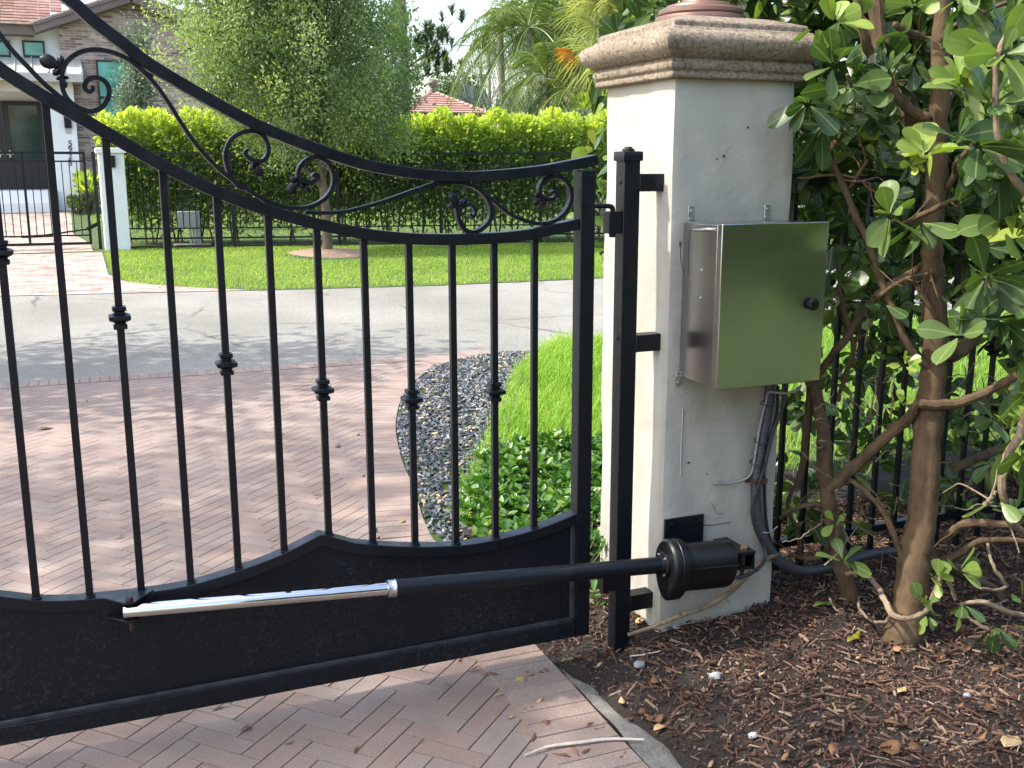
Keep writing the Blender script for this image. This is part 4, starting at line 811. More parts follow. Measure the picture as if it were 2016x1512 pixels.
# leaf rosettes seen singly in the photograph
for k, x, y, Y, L, n, ax, rl in ((2, 1972, 108, -.8, .098, 7, (-.5, -.5, .35), .62), (2, 1950, 205, -.78, .085, 7, (-.2, -.3, .5), .45), (2, 1925, 290, -.75, .095, 6, (-.3, -.6, -.7), .25), (2, 1965, 330, -.72, .085, 6, (0, -.6, -.8), .2),
    (0, 1822, 305, -.36, .092, 9, (-.1, -.5, .8), .82), (0, 1800, 325, -.36, .045, 5, (-.4, -.5, .2), .92), (0, 1752, 425, -.34, .085, 7, (-.3, -.6, .3), .6), (0, 1812, 440, -.35, .10, 5, (0, -.5, -1), .35),
    (2, 1940, 545, -.62, .105, 9, (-.3, -.6, -.1), .35), (2, 1935, 480, -.6, .085, 5, (-.2, -.5, .9), .85), (2, 1975, 430, -.66, .09, 6, (-.3, -.4, .3), .6), (2, 1995, 470, -.7, .09, 6, (.2, -.5, .4), .8),
    (2, 2000, 270, -.82, .085, 5, (.1, -.6, 0), .6), (2, 2005, 400, -.82, .09, 5, (.2, -.5, .2), .75), (2, 1965, 630, -.62, .095, 6, (0, -.6, -.6), .25), (2, 2000, 600, -.66, .09, 6, (.3, -.5, .1), .3),
    (0, 1780, 720, -.4, .035, 6, (0, -.5, .8), .8), (0, 1775, 800, -.4, .038, 5, (-.2, -.5, .6), .75), (0, 1990, 845, -.55, .055, 5, (-.2, -.4, .8), .85), (2, 2016, 830, -.6, .05, 5, (0, -.4, .8), .85),
    (0, 1660, 1105, -.28, .075, 5, (-.2, -.5, .8), .5), (0, 1645, 1030, -.2, .045, 3, (-.3, -.5, .6), .7), (0, 1845, 1140, -.5, .055, 6, (-.2, -.5, .7), .7), (0, 1890, 1125, -.55, .06, 6, (.2, -.6, .5), .62),
    (0, 1815, 1190, -.5, .05, 4, (-.1, -.4, .7), .5), (0, 1825, 1210, -.5, .035, 4, (.1, -.5, -.5), .6), (0, 1895, 1190, -.55, .06, 4, (0, -.4, -1), .4), (0, 1960, 1235, -.6, .055, 5, (0, -.4, -.5), .35),
    (2, 2012, 1180, -.66, .055, 6, (0, -.5, .3), .5), (2, 1965, 985, -.68, .07, 3, (0, -.4, -1), .6), (2, 2010, 940, -.66, .07, 4, (.3, -.5, .2), .55), (2, 2018, 1240, -.66, .06, 5, (0, -.5, -.2), .5), (2, 1985, 1010, -.5, .05, 4, (0, -.3, .7), .3),
    (1, 1645, 45, -.2, .075, 6, (-.2, -.4, .7), .75), (1, 1605, 55, -.18, .06, 4, (0, -.4, -.7), .6), (1, 1640, 130, -.2, .085, 5, (-.5, -.4, .3), .45), (1, 1675, 170, -.2, .09, 4, (-.4, -.4, -.7), .4), (1, 1590, 205, -.15, .08, 6, (-.3, -.4, -.3), .3),
    (1, 1700, 190, -.12, .085, 5, (0, -.4, -.9), .45), (1, 1620, 250, -.1, .085, 6, (-.2, -.4, -.6), .25), (0, 1800, 12, -.3, .07, 6, (-.3, -.5, .1), .7), (2, 1880, 5, -.5, .07, 5, (0, -.5, -.3), .6), (1, 1740, 600, -.2, .095, 4, (0, -.5, -1), .25), (1, 1650, 560, -.12, .06, 5, (0, -.4, .3), .4),
    (1, 1640, 480, -.02, .08, 6, (0, -.3, -.5), .2), (1, 1690, 470, 0, .08, 6, (0, -.3, -.5), .2), (2, 1975, 560, -.5, .09, 7, (.2, -.5, -.4), .2), (0, 1868, 590, -.34, .06, 3, (.2, -.5, .4), .5)): rp(k, x, y, Y, L, n, ax, rl)
for _ in range(52):
    rp(2, random.uniform(1885, 2050), random.uniform(-20, 900)**1.0, random.uniform(-.72, -.25), random.uniform(.055, .085), 6, (random.uniform(-.5, .3), -.5, random.uniform(-.6, .8)), random.choice((.2, .35, .5, .62, .75)))
for _ in range(26):
    rp(1, random.uniform(1650, 1780), random.uniform(-20, 620), random.uniform(-.16, .05), random.uniform(.05, .08), 5, (random.uniform(-.5, .3), -.5, random.uniform(-.9, .6)), random.choice((.15, .25, .35, .5, .7)))
# the mass of the hedge: dense above, thin near the ground
cnt = 0
while cnt < 6400:
    x, y, z = random.uniform(.50, 4.0), random.uniform(-.25, 1.7), random.uniform(.05, 3.2)
    p_ = 1.0 if z > 1.4 else (.85 if z > 1.15 else (.42 if z > .85 else (.15 if z > .4 else .17)))
    if y < .12: p_ *= .22 if z > .9 else .08
    if random.random() > p_ or (x < .60 and y < .62) or (y < -.05 and x < 1.0 and z < 1.5): continue
    k = 0 if x < 1.4 else 2
    if x < .95: k = 1
    rosette(k, np.array([x, y, z]), (random.uniform(-.6, .5), random.uniform(-.9, .4), random.uniform(-.5, 1)), random.uniform(.07, .115), random.randint(5, 8), .72); cnt += 1
rosette(1, PY(1160, 292, .50)+np.array([.02, 0, 0]), (-.9, -.4, .1), .085, 3, .8, .9)
for k in LV:
    q = LV[k]; pos, ax, up, L, w_, r = (np.array([e[i] for e in q]) for i in range(6))
    scatter('leaves', pos, ax, L, w_, 'obovate', MT['clusia'], BO[k], np.clip(r, 0, 1), up, .12)

# ================================================================== LITTER
def flat_leaf(name, P, ang, L, w_, mat, curl_=.25, label=None, cat='leaf', group=None, seed=0):
    T, Fq_ = TM['lance' if w_ < .45 else 'oval']; c, s = math.cos(ang), math.sin(ang); V = []
    for u, t, h in T:
        u *= w_*2.2; z = L*(curl_*(t-.5)**2+.35*h+curl_*.6*u*u+.08*math.sin(t*6+seed))
        V.append((P[0]+L*(c*(t-.5)-s*u), P[1]+L*(s*(t-.5)+c*u), P[2]+.004+z))
    o = link(name, mesh_np(name, V, Fq_, [rng.random()]*len(Fq_)), mat); o.modifiers.new('solid', 'SOLIDIFY').thickness = .0006
    return tag(o, label, cat, group)
def on_bed(x, y): q = G(x, y, 0); return (q[0], q[1], float(bed_z(q[0], q[1]))+.008)
for x, y, a, L, w_ in ((90, 845, .3, .09, .5), (200, 985, .1, .06, .4), (235, 1060, .4, .05, .4), (665, 880, 1, .05, .45), (300, 770, .5, .05, .35), (170, 790, 2, .05, .4), (600, 800, .2, .04, .3), (680, 700, 1, .04, .3), (540, 1065, .6, .06, .25), (625, 975, .2, .045, .4), (760, 1020, 2.4, .045, .3),
                       (790, 1030, .3, .05, .5), (740, 895, .4, .05, .3), (860, 735, .5, .05, .4), (935, 1320, .4, .06, .3), (965, 1330, -.5, .06, .35), (1025, 1342, .8, .055, .5), (1042, 1330, 1.9, .035, .6), (1070, 1325, .2, .035, .6), (985, 1370, .1, .05, .2), (1060, 1385, .5, .06, .25), (1075, 1425, 1.3, .04, .5),
                       (1160, 1430, .4, .04, .4), (1180, 1437, 0, .035, .35), (1050, 1455, .9, .045, .35), (1130, 1480, 1.6, .05, .35), (1150, 1485, .3, .05, .35), (1105, 1490, 2.4, .055, .3), (1040, 1398, .2, .035, .25), (485, 1437, .1, .035, .55), (430, 1395, .3, .06, .3), (1225, 1490, .6, .04, .4), (905, 1300, 1, .04, .4), (1005, 1415, .7, .03, .4), (880, 1350, 2, .03, .3), (700, 1480, 1, .035, .4), (570, 1465, .2, .03, .4)):
    q = G(x, y); flat_leaf('fallen_leaf', (q[0], q[1], GZ), a, L, w_, MT['dryleaf'], random.uniform(.1, .5), 'small dry fallen leaf lying on the red brick driveway', 'leaf', 'dry leaves on the brick driveway', random.random()*6)
for x, y, a, L, w_ in ((1290, 1390, .1, .06, .6), (1300, 1402, .2, .05, .45), (1290, 1330, 1.3, .045, .5), (1225, 1360, 1.2, .04, .45), (1265, 1378, 1, .03, .6), (1240, 1385, .2, .035, .4), (1300, 1440, .4, .04, .4), (1165, 1340, .4, .04, .3), (1750, 1485, .2, .075, .6), (1800, 1478, 1, .05, .5), (1990, 1470, .3, .08, .55), (1930, 1460, .2, .06, .4),
                       (1545, 1500, .5, .05, .4), (1755, 1432, 2.4, .045, .45), (1775, 1365, .4, .05, .45), (1740, 1340, .2, .045, .5), (1850, 1300, .6, .05, .55), (1765, 1290, .3, .04, .55), (1890, 1390, .3, .04, .4), (1830, 1395, .2, .04, .4), (1710, 1345, 2, .05, .5), (1600, 1440, .4, .04, .4), (1980, 1290, .9, .05, .5), (1960, 1330, .2, .05, .4),
                       (1500, 1195, .2, .05, .4), (1545, 1185, 1.4, .05, .4), (1450, 1250, .6, .05, .4), (1390, 1225, .7, .05, .5), (1260, 1225, .4, .05, .5), (1180, 1285, .5, .04, .4), (1140, 1268, .3, .03, .5), (1840, 1230, .3, .05, .5), (1900, 1280, .1, .05, .5), (1700, 1420, 1, .04, .4), (1690, 1300, .4, .04, .4), (1500, 1330, .4, .04, .4), (1400, 1480, .6, .04, .4), (1945, 1400, .6, .05, .45), (1640, 1490, 1.2, .05, .45)):
    flat_leaf('fallen_leaf', on_bed(x, y), a, L, w_, MT['dryleaf'], random.uniform(.1, .6), 'dry brown fallen leaf lying on the dark bark mulch', 'leaf', 'dry leaves on the mulch', random.random()*6)
flat_leaf('fallen_leaf', on_bed(1622, 1212), .12, .11, .42, MT['greenleaf'], .12, 'large flat yellow green leaf lying on the mulch left of the thick trunk')
flat_leaf('fallen_leaf', on_bed(1680, 1272), .5, .11, .40, MT['yellowleaf'], .45, 'curled yellow leaf with a brown base on the mulch before the thick trunk')
flat_leaf('fallen_leaf', (*G(1118, 1303)[:2], -.046), .1, .055, .40, MT['yellowleaf'], .2, 'small yellow leaf at the corner of the paving below the gate stile')
def pebble(x, y, r, mat, lab):
    q = on_bed(x, y); m = MB(); V = []; n = 9
    for i, (rr, zz_) in enumerate(((.15, -.6), (.8, -.5), (1, 0), (.85, .45), (.45, .75), (.1, .8))):
        for j in range(n):
            a = 6.283*j/n; e = 1+.16*math.sin(a*2+i*2.1+x)+.1*math.sin(a*3+y); V.append((q[0]+r*rr*e*math.cos(a)*1.15, q[1]+r*rr*e*math.sin(a)*.8, q[2]+r*.25+r*zz_*.8))
    m.add(V, [(i*n+j, i*n+(j+1) % n, (i+1)*n+(j+1) % n, (i+1)*n+j) for i in range(5) for j in range(n)]+[tuple(range(n-1, -1, -1)), tuple(range(5*n, 6*n))])
    tag(m.build('stone', mat), lab, 'stone')
pebble(1258, 1297, .019, MT['stone'], 'pale grey stone on the mulch just right of the foot of the gate post')
pebble(1408, 1332, .020, MT['stone'], 'whitish upright stone alone in the middle of the mulch bed')
pebble(1904, 1372, .012, MT['stone'], 'small white stone in the mulch near the right edge')
pebble(1483, 1447, .014, MT['cabinet'], 'dark grey chip of stone on the mulch near the bottom of the view')
pebble(1332, 1243, .013, MT['stone'], 'small rounded stone at the very foot of the pillar corner')
def stick(pts, r, lab):
    P = smooth_path([(*G(x, y, z)[:2], z) for x, y, z in pts], 6); m = MB(); m.tube(P, r, 6); tag(m.build('stick', MT['wood']), lab, 'stick')
stick([(1033, 1487, -.043), (1080, 1470, -.038), (1140, 1462, -.036), (1200, 1455, -.038), (1268, 1456, -.036)], [.0025, .0045, .005, .003], 'bleached white twig lying across the brick border')
stick([(1455, 1500, -.03), (1480, 1490, -.028), (1500, 1465, -.024), (1513, 1440, -.02)], [.003, .0045, .003], 'forked pale twig on the mulch at the bottom of the view')
stick([(1240, 1292, -.02), (1290, 1285, -.015), (1340, 1268, -.008)], [.002, .003, .002], 'thin brown twig on the mulch right of the gate post')
stick([(1690, 1290, -.03), (1780, 1275, -.025), (1850, 1290, -.03)], [.004, .006, .004], 'long brown twig on the mulch in front of the thick trunk')
stick([(1425, 1340, -.02), (1450, 1370, -.018), (1478, 1388, -.02)], [.002, .0035, .002], 'thin pale twig on the mulch beside the white stone')
# ================================================================== ACROSS THE STREET: FENCE, GATE, POST
FA, FB = np.array([-.79, 19.12]), np.array([8.55, 16.78]); fd = (FB-FA)/np.linalg.norm(FB-FA); fp = np.array([-fd[1], fd[0]])
def fpt(s, o=0): q = FA+fd*s+fp*o; return q
def frail(m, s0, s1, z0, z1, w=.035, o=0):
    a, b = fpt(s0, o), fpt(s1, o); m.bar((*a, (z0+z1)/2), (*b, (z0+z1)/2), w, z1-z0)
ff = empty('iron_fence', (*fpt(4.5), -.05), 'long black picket fence in front of the clipped hedge across the street', 'fence')
zt = PV(600, 301, FA, FB)[2]; FL = 10.4
for z0, z1 in ((zt-.03, zt+.01), (zt-.235, zt-.21), (.33, .355), (.13, .165), (-.03, .0)):
    m = MB(); frail(m, -.0, FL, z0, z1); m.build('rail', MT['iron_far'], ff, 0, False)
for s in np.arange(.02, FL+.1, 2.06):
    m = MB(); a = fpt(s); m.obox((*a, (zt-.05)/2), (*fd, 0), (*fp, 0), (0, 0, 1), (.032, .032, (zt+.06)/2)); m.build('post', MT['iron_far'], ff, 0, False)
for i in range(84):
    s = .145+.1213*i
    if abs((s-.02) % 2.06) < .05: continue
    m = MB(); a = fpt(s); m.obox((*a, (zt-.21+.33)/2), (*fd, 0), (*fp, 0), (0, 0, 1), (.009, .009, (zt-.21-.33)/2)); m.build('picket', MT['iron_far'], ff, 0, False)
# pale gate pillar
wp = empty('gate_pillar', (-1.0, 19.1, -.05), 'plain pale grey rendered gate pillar with a flat cap across the street', 'pillar')
a = G(205, 492); b = G(260, 492); wx0, wx1 = a[0]+.02, b[0]-.02; wy = 18.72; hz = PY(225, 291, wy)[2]
m = MB(); m.box(wx0, wx1, wy, wy+.48, -.1, hz-.10); m.build('shaft', MT['gpost'], wp, .01)
m = MB(); m.box(wx0-.04, wx1+.04, wy-.04, wy+.52, hz-.10, hz); m.build('cap', MT['gpost'], wp, .01)
lx = PY(221, 318, wy); m = MB(); m.box(lx[0]-.04, lx[0]+.05, wy-.06, wy, lx[2]-.11, lx[2]+.11); m.build('intercom', MT['iron_far'], wp, .01)
# gate leaf beside it
ng = empty('driveway_gate', (-2.4, 19.5, -.02), 'plain black picket gate of the white house across the street', 'gate')
GA, GB = np.array([-1.24, 19.25]), np.array([-6.2, 19.6]); gd = (GB-GA)/np.linalg.norm(GB-GA); gl = np.linalg.norm(GB-GA)
def gbar(m, s0, z0, s1, z1, w=.05, d=.04): a, b = GA+gd*s0, GA+gd*s1; m.bar((*a, z0), (*b, z1), w, d, (0, 0, 1) if abs(z1-z0) < .01 else (1, 0, 0))
zt2, zm2, zl2, zb2 = [PV(120, y, GA, GB)[2] for y in (301, 317.5, 464, 480)]
m = MB(); 
for s in (.06, .24): pass
m.obox((*(GA+gd*.02), (zt2+.02)/2-.03), (*gd, 0), (-gd[1], gd[0], 0), (0, 0, 1), (.03, .03, (zt2+.1)/2)); m.build('hanging_post', MT['iron_far'], ng, 0, False)
m = MB()
for z, d in ((zt2, .05), (zm2, .03), (zl2, .03), (zb2, .05)): gbar(m, .17, z, gl, z, .045, d)
gbar(m, .19, zb2, .19, zt2, .05, .05); m.build('frame', MT['iron_far'], ng, 0, False)
s_ = .33; k = 0
while s_ < gl-.1:
    m = MB(); big = k % 8 == 7
    gbar(m, s_, zb2 if big else zl2, s_, zt2 if big else zm2, .045 if big else .017, .045 if big else .017); m.build('stile' if big else 'picket', MT['iron_far'], ng, 0, False); s_ += .135; k += 1
A_, B_, C_ = PV(195, 440, GA, GB), PV(172, 452, GA, GB), PV(70, 466, GA, GB)
m = MB(); of = np.array([0, .12, 0]); m.bar(A_+of, B_+of, .06, .07); m.bar(B_+of, C_+of*.6, .03, .03); m.bar(C_+of*.6+np.array([-.25, 0, 0]), C_+of*.6+np.array([.3, 0, .01]), .04, .05); m.build('opener_arm', MT['iron_far'], ng, 0, False)
# electrical cabinet on its stand behind the fence
q0, q1 = PV(351, 450, FA+fp*.45, FB+fp*.45), PV(392, 416, FA+fp*.45, FB+fp*.45)
ec = empty('utility_cabinet', ((q0[0]+q1[0])/2, q0[1], -.05), 'grey utility cabinet on conduit legs behind the black fence', 'utility box')
m = MB(); m.box(q0[0], q1[0]-.03, q0[1], q0[1]+.2, q0[2], q1[2]); m.build('cabinet', MT['cabinet'], ec, .01)
for x in (.30, .38, .46):
    m = MB(); m.tube([(q0[0]+x*.8, q0[1]+.08, -.05), (q0[0]+x*.8, q0[1]+.08, q0[2])], .022, 8); m.build('conduit', MT['cabinet'], ec)
m = MB(); m.box(q1[0]-.022, q1[0]+.015, q0[1]+.03, q0[1]+.06, -.05, q1[2]); m.build('strut', MT['cabinet'], ec)
m = MB(); m.box(q0[0]-.1, q1[0]+.2, q0[1]-.1, q0[1]+.35, -.06, -.0); m.build('plinth', MT['concrete'], ec, .01)
# clipped hedge
def hedge(name, lab, s0, s1, o0, o1, z1, n, mat, L=.095, zlow=.1):
    h = empty(name, (*fpt((s0+s1)/2, (o0+o1)/2), -.05), lab, 'hedge')
    N = int(n*1.6); u = rng.random((N, 3)); s = s0+(s1-s0)*u[:, 0]; o = o0+(o1-o0)*(.5+.5*np.sign(u[:, 1]-.5)*np.abs(2*u[:, 1]-1)**.6); z = zlow+(z1-zlow)*u[:, 2]**.85
    z += np.where(z > z1-.25, .07*np.sin(s*5.2)+.06*np.sin(s*11+1), 0)
    bump_ = .16*np.sin(s*4.1+z*3)+.10*np.sin(s*9+z*5); o = o+bump_*np.where(o < (o0+o1)/2, 1, -1)*.5
    keep = (rng.random(N) < np.clip(.10+.9*((z-zlow-.15)/.8), .06, 1)); s, o, z = s[keep][:n], o[keep][:n], z[keep][:n]; N = len(s)
    pos = np.stack([FA[0]+fd[0]*s+fp[0]*o, FA[1]+fd[1]*s+fp[1]*o, z], 1)
    out = ((o-(o0+o1)/2)/((o1-o0)/2))[:, None]*np.array([fp[0], fp[1], 0])[None]*.7+np.array([0, 0, 1.])*np.clip((z-z1+.5)/.35, .15, 1.6)[:, None]
    ax = out+rng.normal(size=(N, 3))*.62; r = np.clip(rng.random(N)*.5+.52*np.clip((z-z1+.95)/.85, 0, 1)**1.2, 0, 1)  # leaf colour brightens upward: sunlight on the hedge top is painted in
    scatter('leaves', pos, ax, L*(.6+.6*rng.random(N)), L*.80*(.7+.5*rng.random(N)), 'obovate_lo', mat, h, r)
    m = MB()
    for s in np.arange(s0+.3, s1, .55):
        for _ in range(3):
            p = fpt(s+random.uniform(-.15, .15), (o0+o1)/2+random.uniform(-.2, .2)); m.tube(smooth_path([(*p, -.05), (p[0]+random.uniform(-.1, .1), p[1], .5), (p[0]+random.uniform(-.25, .25), p[1]+random.uniform(-.2, .2), 1.2)], 4), [.022, .010], 6)
    m.build('stems', MT['greybark'], h); return h
hedge('clipped_hedge', 'long clipped hedge with sunlight painted into its yellow green top behind the far fence', -.55, 13.5, .62, 1.75, 2.55, 80000, MT['hedge'], .125)

# ================================================================== TREES, PALMS, SHRUBS
def tree(name, lab, base, top, lumps, nclump, per, L, wd, mat, bmat, trunk, limbs=26, spread=.26, kind='quad', cat='tree', updir=.35, group=None, shell=.45):
    t = empty(name, tuple(base), lab, cat, group); m = MB()
    for pts, r in trunk: m.tube(smooth_path(pts, 6), r, 10)
    cs = []
    while len(cs) < nclump:
        c, r = random.choices(lumps, weights=[q[1][0]*q[1][1]*q[1][2] for q in lumps])[0]; d = rand_dir(1)[0]*(random.random()**shell); cs.append(np.array(c)+d*np.array(r))
    cs = np.array(cs); tp = np.array(trunk[0][0][-1]); tb = np.array(trunk[0][0][len(trunk[0][0])//2])
    for c in cs[:limbs]:
        st_ = tb+(tp-tb)*random.random(); mid = (st_+c)/2+rng.normal(size=3)*.15*np.linalg.norm(c-st_)*.5; mid[2] += .1*np.linalg.norm(c-st_); m.tube(smooth_path([st_, mid, c], 5), [trunk[0][1][-1]*.6, .006*max(1, np.linalg.norm(tp-tb)/3)], 6)
    m.build('trunk', bmat, t)
    N = nclump*per; ci = rng.integers(0, nclump, N); off = rng.normal(size=(N, 3))*spread; off[:, 2] *= 1.25; pos = cs[ci]+off
    ax = norm(off)*.7+rand_dir(N)*.8+np.array([0, 0, updir]); cr = rng.random(nclump)
    scatter('crown', pos, ax, L*(.6+.8*rng.random(N)), wd*(.7+.6*rng.random(N)), kind, mat, t, np.clip(.55*rng.random(N)+.45*cr[ci]**1.5, 0, 1)); return t
tb_ = G(645, 497); X0, Y0 = tb_[0], tb_[1]
def tp_(x, y, dy=0): q = PY(x, y, Y0+dy); return tuple(q)
tree('street_tree', 'bushy fine leaved tree on a slim trunk standing on the lawn across the street', (X0, Y0, -.05), None,
     [((X0-.3, Y0, 3.6), (2.2, 1.8, 1.7)), ((X0-1.7, Y0-.1, 3.5), (1.35, 1.2, 1.3)), ((X0+.85, Y0, 3.2), (1.0, 1.2, 1.2)), ((X0-.6, Y0, 5.3), (2.0, 1.7, 1.7)), ((X0-.7, Y0-.2, 2.35), (1.5, 1.0, .75)), ((X0+.9, Y0-.2, 2.4), (1.2, .9, .8)), ((X0-1.6, Y0, 4.6), (1.1, 1.0, 1.2)), ((X0+.9, Y0, 4.3), (.8, .9, 1.1))],
     470, 240, .070, .033, MT['fine'], MT['greybark'],
     [([(X0, Y0, -.1), tp_(643, 440), tp_(638, 380), tp_(632, 330), tp_(640, 250), tp_(630, 120), tp_(625, -60)], [.10, .085, .082, .08, .06, .045, .03]),
      ([tp_(636, 372), tp_(612, 345, -.1), tp_(585, 322, -.1), tp_(560, 285, -.2), tp_(520, 200, -.3)], [.05, .05, .045, .035, .02]),
      ([tp_(632, 335), tp_(660, 290, .1), tp_(700, 240, .1), tp_(740, 150, .2)], [.05, .045, .035, .02])], 120, .155, shell=.42)
mm = MB(); k = 40; V = []
for rr, z in ((1.0, -.048), (.7, -.01), (.3, .015), (.02, .02)):
    for j in range(k): aa = 6.283*j/k; V.append((X0+.72*rr*math.cos(aa)*(1+.08*math.sin(3*aa)), Y0-.15+1.1*rr*math.sin(aa), z))
mm.add(V, [(i*k+j, i*k+(j+1) % k, (i+1)*k+(j+1) % k, (i+1)*k+j) for i in range(3) for j in range(k)]); o = mm.build('mulch_ring', plain('straw_mulch', (.30, .20, .135), .95, 0, .45, 25, .6, 50, .02)); tag(o, kind='structure')
bl = PY(278, 330, 23.5)
tree('small_tree', 'young blue grey leaved tree in front of the brick gable', (bl[0], 23.5, .05), None, [((*PY(275, 150, 23.5),), (.45, .4, .9)), ((*PY(268, 215, 23.5),), (.55, .4, .5)), ((*PY(268, 70, 23.5),), (.22, .2, .55))], 50, 90, .085, .05, MT['bluish'], MT['greybark'],
     [([(bl[0], 23.5, 0), (bl[0], 23.5, 1.5), tuple(PY(275, 150, 23.5)), tuple(PY(266, 40, 23.5))], [.04, .03, .02, .01])], 20, .13)
# palms
def feather_palm(name, lab, base, crown, R, nf, mat, trunk_r=.13, group=None, npin=34, lo=-.5):
    t = empty(name, tuple(base), lab, 'palm', group); m = MB(); crown = np.array(crown, float); b = np.array(base, float)
    m.tube(smooth_path([b, b*.5+crown*.5+np.array([.05, 0, 0]), crown], 6), [trunk_r*1.25, trunk_r, trunk_r*.8], 10); m.build('trunk', MT['trunk_far'], t)
    r_ = MB(); pos, ax, L, rn_, up = [], [], [], [], []
    for i in range(nf):
        a = i*2.4+random.uniform(-.3, .3); el = random.uniform(lo, 1.35); d = np.array([math.cos(a)*math.cos(el), math.sin(a)*math.cos(el), math.sin(el)]); ln = R*random.uniform(.8, 1.15); P = []; rr = random.random()
        for s in np.linspace(0, 1, 12): P.append(crown+d*ln*s+np.array([0, 0, -.62*ln*s**2.2*(.4+abs(math.cos(el)))]))
        P = np.array(P); r_.tube(P, [.022*R/2, .004], 5); T = norm(np.gradient(P, axis=0)); sd_ = norm(np.cross(T, np.array([0, 0, 1.])))
        for s in np.linspace(.14, .99, npin):
            q = np.array([np.interp(s*11, range(12), P[:, j]) for j in range(3)]); ti = T[min(11, int(s*11))]; si = sd_[min(11, int(s*11))]
            for sg in (-1, 1): pos.append(q); ax.append(si*sg*.8+ti*.55+np.array([0, 0, -.35])+rng.normal(size=3)*.1); L.append(R*.26*(1-.55*abs(s-.45)*1.6)); rn_.append(rr*.5+random.random()*.5)
    r_.build('rachis', MT['fan'], t)
    scatter('fronds', np.array(pos), np.array(ax), np.array(L), R*.020, 'lance', mat, t, np.array(rn_), None, .35); return t
def fan_palm(name, lab, base, crown, R, nf, mat, group=None, el_rng=(-1.1, 1.2), nb=26, tr=.16, dead=0):
    t = empty(name, tuple(base), lab, 'palm', group); m = MB(); crown = np.array(crown, float)
    m.tube([np.array(base, float), crown], [tr*1.2, tr], 10); m.build('trunk', MT['trunk_far'], t); pt = MB(); pos, ax, L, rn_ = [], [], [], []; dp = [[], [], [], []]
    for i in range(nf):
        a = i*2.4+random.uniform(-.3, .3); el = random.uniform(*el_rng); d = norm(np.array([math.cos(a)*math.cos(el), math.sin(a)*math.cos(el), math.sin(el)])); h = crown+d*R*random.uniform(.45, .65)+np.array([0, 0, -.1*R])
        pt.tube(smooth_path([crown, (crown+h)/2+np.array([0, 0, .08*R]), h], 4), [.02*R, .012*R], 5); u = norm(np.cross(d, rng.normal(size=3))); rr = random.random(); tgt = (pos, ax, L, rn_)
        if dead and i < dead: tgt = dp
        for t_ in np.linspace(-2.35, 2.35, nb): tgt[0].append(h); tgt[1].append(d*math.cos(t_)+u*math.sin(t_)+np.array([0, 0, -.16])); tgt[2].append(R*.52*(.75+.25*math.cos(t_))*random.uniform(.9, 1.05)); tgt[3].append(rr*.6+random.random()*.4)
    pt.build('stalks', MT['fan'], t)
    scatter('fronds', np.array(pos), np.array(ax), np.array(L), R*.034, 'lance', mat, t, np.array(rn_), None, .32); return t
c = PY(1225, 40, 24); fan_palm('fan_palm', 'large pale fan palm with spiky fronds rising behind the pillar cap', (c[0]+.2, 24.2, 0), c, 2.1, 54, MT['fan'], None, (-1.25, 1.2), 30)
q = PY(1124, 97, 22.6); od = empty('dead_frond', tuple(q), 'bright orange dead fan frond hanging beside the pillar cap', 'frond'); m = MB(); cc_ = PY(1140, 70, 22.9); m.tube(smooth_path([cc_, (cc_+q)/2, q], 4), .014, 6); m.build('stalk', MT['fan'], od)
tt = np.linspace(-1.5, .9, 26); dx = np.array([math.cos(-1.9), 0, math.sin(-1.9)]); scatter('fan', np.tile(q, (26, 1)), np.array([[math.sin(x_)*.9-.25, .12*math.sin(9*x_), -math.cos(x_)] for x_ in tt]), .50, .05, 'lance', MT['orange'], od)
for k, (x, y, Y, R, nf, lo) in enumerate(((1040, 55, 30, 2.6, 26, -.5), (1075, 150, 26, 2.0, 24, -.6), (985, 60, 33, 2.2, 16, -.4), (1125, 175, 25, 1.6, 16, -.4))):
    c = PY(x, y, Y); feather_palm('feather_palm', ('tall drooping feather palm left of the fan palm, its crown highest', 'lower arching feather palm between the tiled pavilion roof and the pillar', 'feather palm whose fronds reach farthest left into the open sky', 'short feather palm low down just left of the pillar')[k], (c[0]+.1, Y+.1, 0), c, R, nf, MT['palm'], .13, 'feather palms behind the far hedge', 34, lo)
for k, (x, y, Y, R) in enumerate(((947, 135, 62, 1.1), (962, 96, 52, 1.4))):
    c = PY(x, y, Y); f_ = fan_palm if k == 0 else feather_palm
    f_('distant_palm', ('tiny distant fan palm seen against the sky left of a thin bare trunk', 'distant palm on a tall thin bare trunk seen against the sky')[k], (c[0], Y, 0), c, R, 18, MT['far' if k == 0 else 'palm'], *(((None, (-1, 1.2), 14, .10)) if k == 0 else (.09,)))
def clump(name, lab, x0, x1, y0, y1, Y, n, L, wd, mat, cat='shrub', kind='lance'):
    a, b = PY(x0, y1, Y), PY(x1, y0, Y); t = empty(name, ((a[0]+b[0])/2, Y, 0), lab, cat); m = MB(); zb = max(0, a[2]); N = n; ctr_ = np.array([(a[0]+b[0])/2, Y, a[2]]); st_ = MB()
    pos = ctr_+np.stack([(rng.random(N)-.5)*(b[0]-a[0])*.8, rng.normal(size=N)*.3, (b[2]-a[2])*rng.random(N)*.6], 1)
    ax = norm(pos-ctr_+np.array([0, 0, -.25*(b[2]-a[2])]))*.8+np.array([0, 0, .8])+rand_dir(N)*.5
    for _ in range(9): p = ctr_+np.array([(random.random()-.5)*(b[0]-a[0])*.7, random.uniform(-.2, .2), (b[2]-a[2])*.3]); st_.tube([(p[0]*.7+ctr_[0]*.3, Y, -.1), p], [.05, .02], 6)
    st_.build('stems', MT['greybark'], t); scatter('leaves', pos, ax, L*(.6+.6*rng.random(N)), wd, kind, mat, t); return t
clump('silver_palmetto', 'spiky silver blue palmetto clump right of the tiled pavilion roof', 905, 1015, 178, 240, 52, 420, 1.3, .085, MT['silver'])
